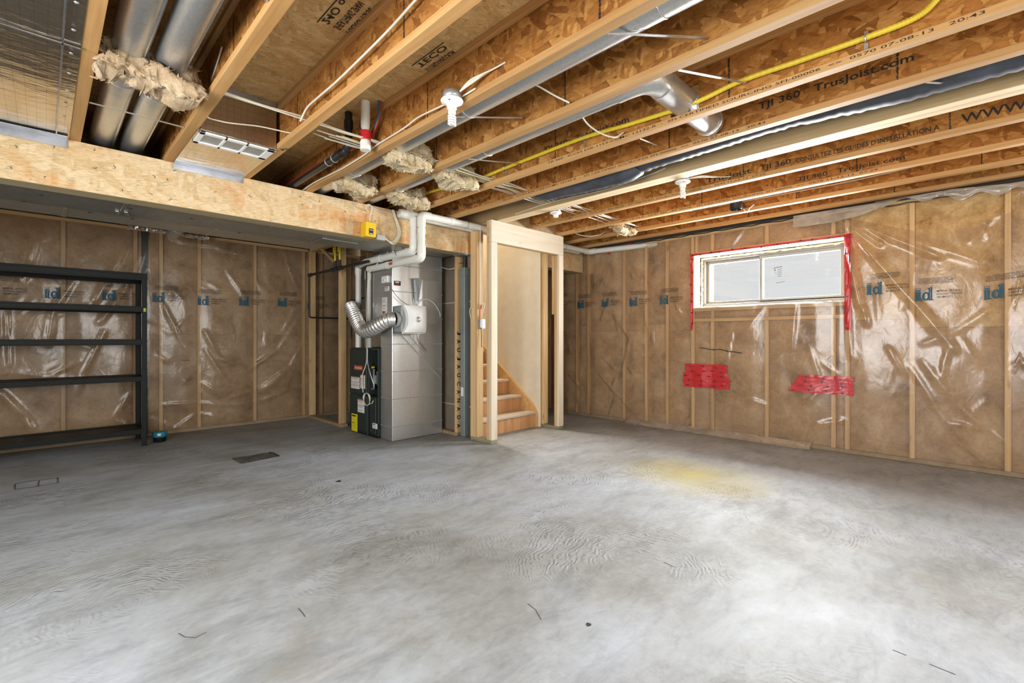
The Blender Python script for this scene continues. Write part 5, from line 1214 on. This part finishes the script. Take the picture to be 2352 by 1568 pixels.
# cables about the furnace
cable([(2.68, 4.60, 2.07), (2.655, 4.74, 1.98), (2.60, 4.86, 1.86), (2.615, 4.94, 1.70), (2.62, 4.96, 1.35), (2.62, 4.96, 1.05), (2.618, 4.97, .85), (2.60, 5.03, .70), (2.61, 5.05, .60), (2.615, 5.04, .50)], 'white cable dropping down the furnace front, ending at the coil', r=.0055, n=8)
cable([(2.62, 4.95, 1.0), (2.61, 4.93, .86), (2.61, 4.86, .72), (2.63, 4.82, .60), (2.65, 4.86, .55), (2.66, 4.93, .55)], 'grey hose looping in the open furnace front', 'grey', .007)
m = MB()
m.tube([(2.612+.002*i/10, 4.96+.075*math.cos(i*.35)+.006*math.sin(i), .43+.07*math.sin(i*.35)) for i in range(60)], .005, 7); m.tube(smooth([(2.615, 4.92, .37), (2.61, 4.86, .39), (2.61, 4.82, .40), (2.61, 4.80, .43)], 5), .005, 7)
single('cable_coil', m, 'cable', 'white cable wound in a loose coil on the furnace front', 'cable')
cable([(2.632, 5.0, 2.0), (2.632, 5.0, 1.5), (2.63, 4.992, 1.02), (2.625, 4.99, .9)], 'black cable taped down beside the white furnace pipe', 'iron', .009)
cable([(2.685, 4.535, 1.66), (2.71, 4.50, 1.60), (2.78, 4.50, 1.54), (2.85, 4.49, 1.50), (2.93, 4.48, 1.475)], 'thin black wire on the tall duct box above the humidifier', 'iron', .003)
cable([(2.97, 4.49, 1.48), (3.03, 4.48, 1.55), (3.12, 4.48, 1.565), (3.22, 4.49, 1.52), (3.30, 4.50, 1.42), (3.31, 4.51, 1.37)], 'white tube arching right from the humidifier', 'white', .0045)
cable([(2.98, 4.50, 1.25), (2.99, 4.50, 1.12), (3.05, 4.50, 1.05), (3.12, 4.51, .98)], 'thin black wire hanging below the humidifier on the duct box', 'iron', .003)

# ------------------------------------------------------------------ floor details
a, b, c, d = onZ(533, 1053), onZ(613, 1040), onZ(640, 1048), onZ(555, 1065)
m = MB(); n = 30; k = 8; vs = []
for i in range(n+1):
    for j in range(k+1):
        p = a.lerp(b, i/n).lerp(d.lerp(c, i/n), j/k); vs.append((p.x, p.y, .002+.004*abs(mnoise.noise(Vector((p.x*60, p.y*60, 0))))+(.002 if (i+j) % 2 else 0)))
m.add(vs, [(i*(k+1)+j, (i+1)*(k+1)+j, (i+1)*(k+1)+j+1, i*(k+1)+j+1) for i in range(n) for j in range(k)])
fp = single('floor_patch', m, 'floorplate', 'dark rough rectangular patch set in the concrete before the shelf wall', 'floor plate', fix=False)
m = MB(); m.tube([(p.x, p.y, .005) for p in (onZ(618, 1040), onZ(626, 1041), onZ(634, 1045), onZ(641, 1048))], .006, 6); m.build('bent_strip', 'iron', fp)
m = MB()
for pts in (((35, 1112), (34, 1124), (88, 1117)), ((35, 1111), (62, 1106), (84, 1103)), ((90, 1103), (88, 1116), (134, 1109), (133, 1096)), ((90, 1103), (130, 1098))):
    m.tube([(q.x, q.y, .001) for q in [onZ(u, v) for u, v in pts]], .0022, 5)
single('scratch_outline', m, 'iron', 'faint dark scratched rectangle on the concrete at the far left', 'mark')
for (u, v, r, lab) in ((778, 1105, .022, 'small dark scrap lying on the concrete before the furnace'), (1351, 1434, .010, 'small dark blot on the concrete near the camera')):
    p = onZ(u, v); m = MB(); rn = random.Random(u); vs = [(p.x+r*rn.uniform(.5, 1.3)*math.cos(q), p.y+r*rn.uniform(.5, 1.3)*math.sin(q), .0025) for q in [i*2*PI/11 for i in range(11)]]; m.prism(vs, (0, 0, -.002)); single('floor_scrap', m, 'ink', lab, 'scrap')
m = MB()
for pts in (((685, 1397), (694, 1406), (701, 1416)), ((1212, 1386), (1230, 1400), (1243, 1423)), ((1524, 1291), (1545, 1300), (1552, 1303)), ((410, 1454), (425, 1463), (450, 1464), (474, 1452)), ((2050, 1492), (2082, 1505)), ((2135, 1525), (2195, 1549))):
    m.tube([(q.x, q.y, .0004) for q in [onZ(u, v) for u, v in pts]], .0011, 4)
m.build('hairline_crack', 'ink', [o for o in bpy.data.objects if o.name == 'floor'][0], fix=False)
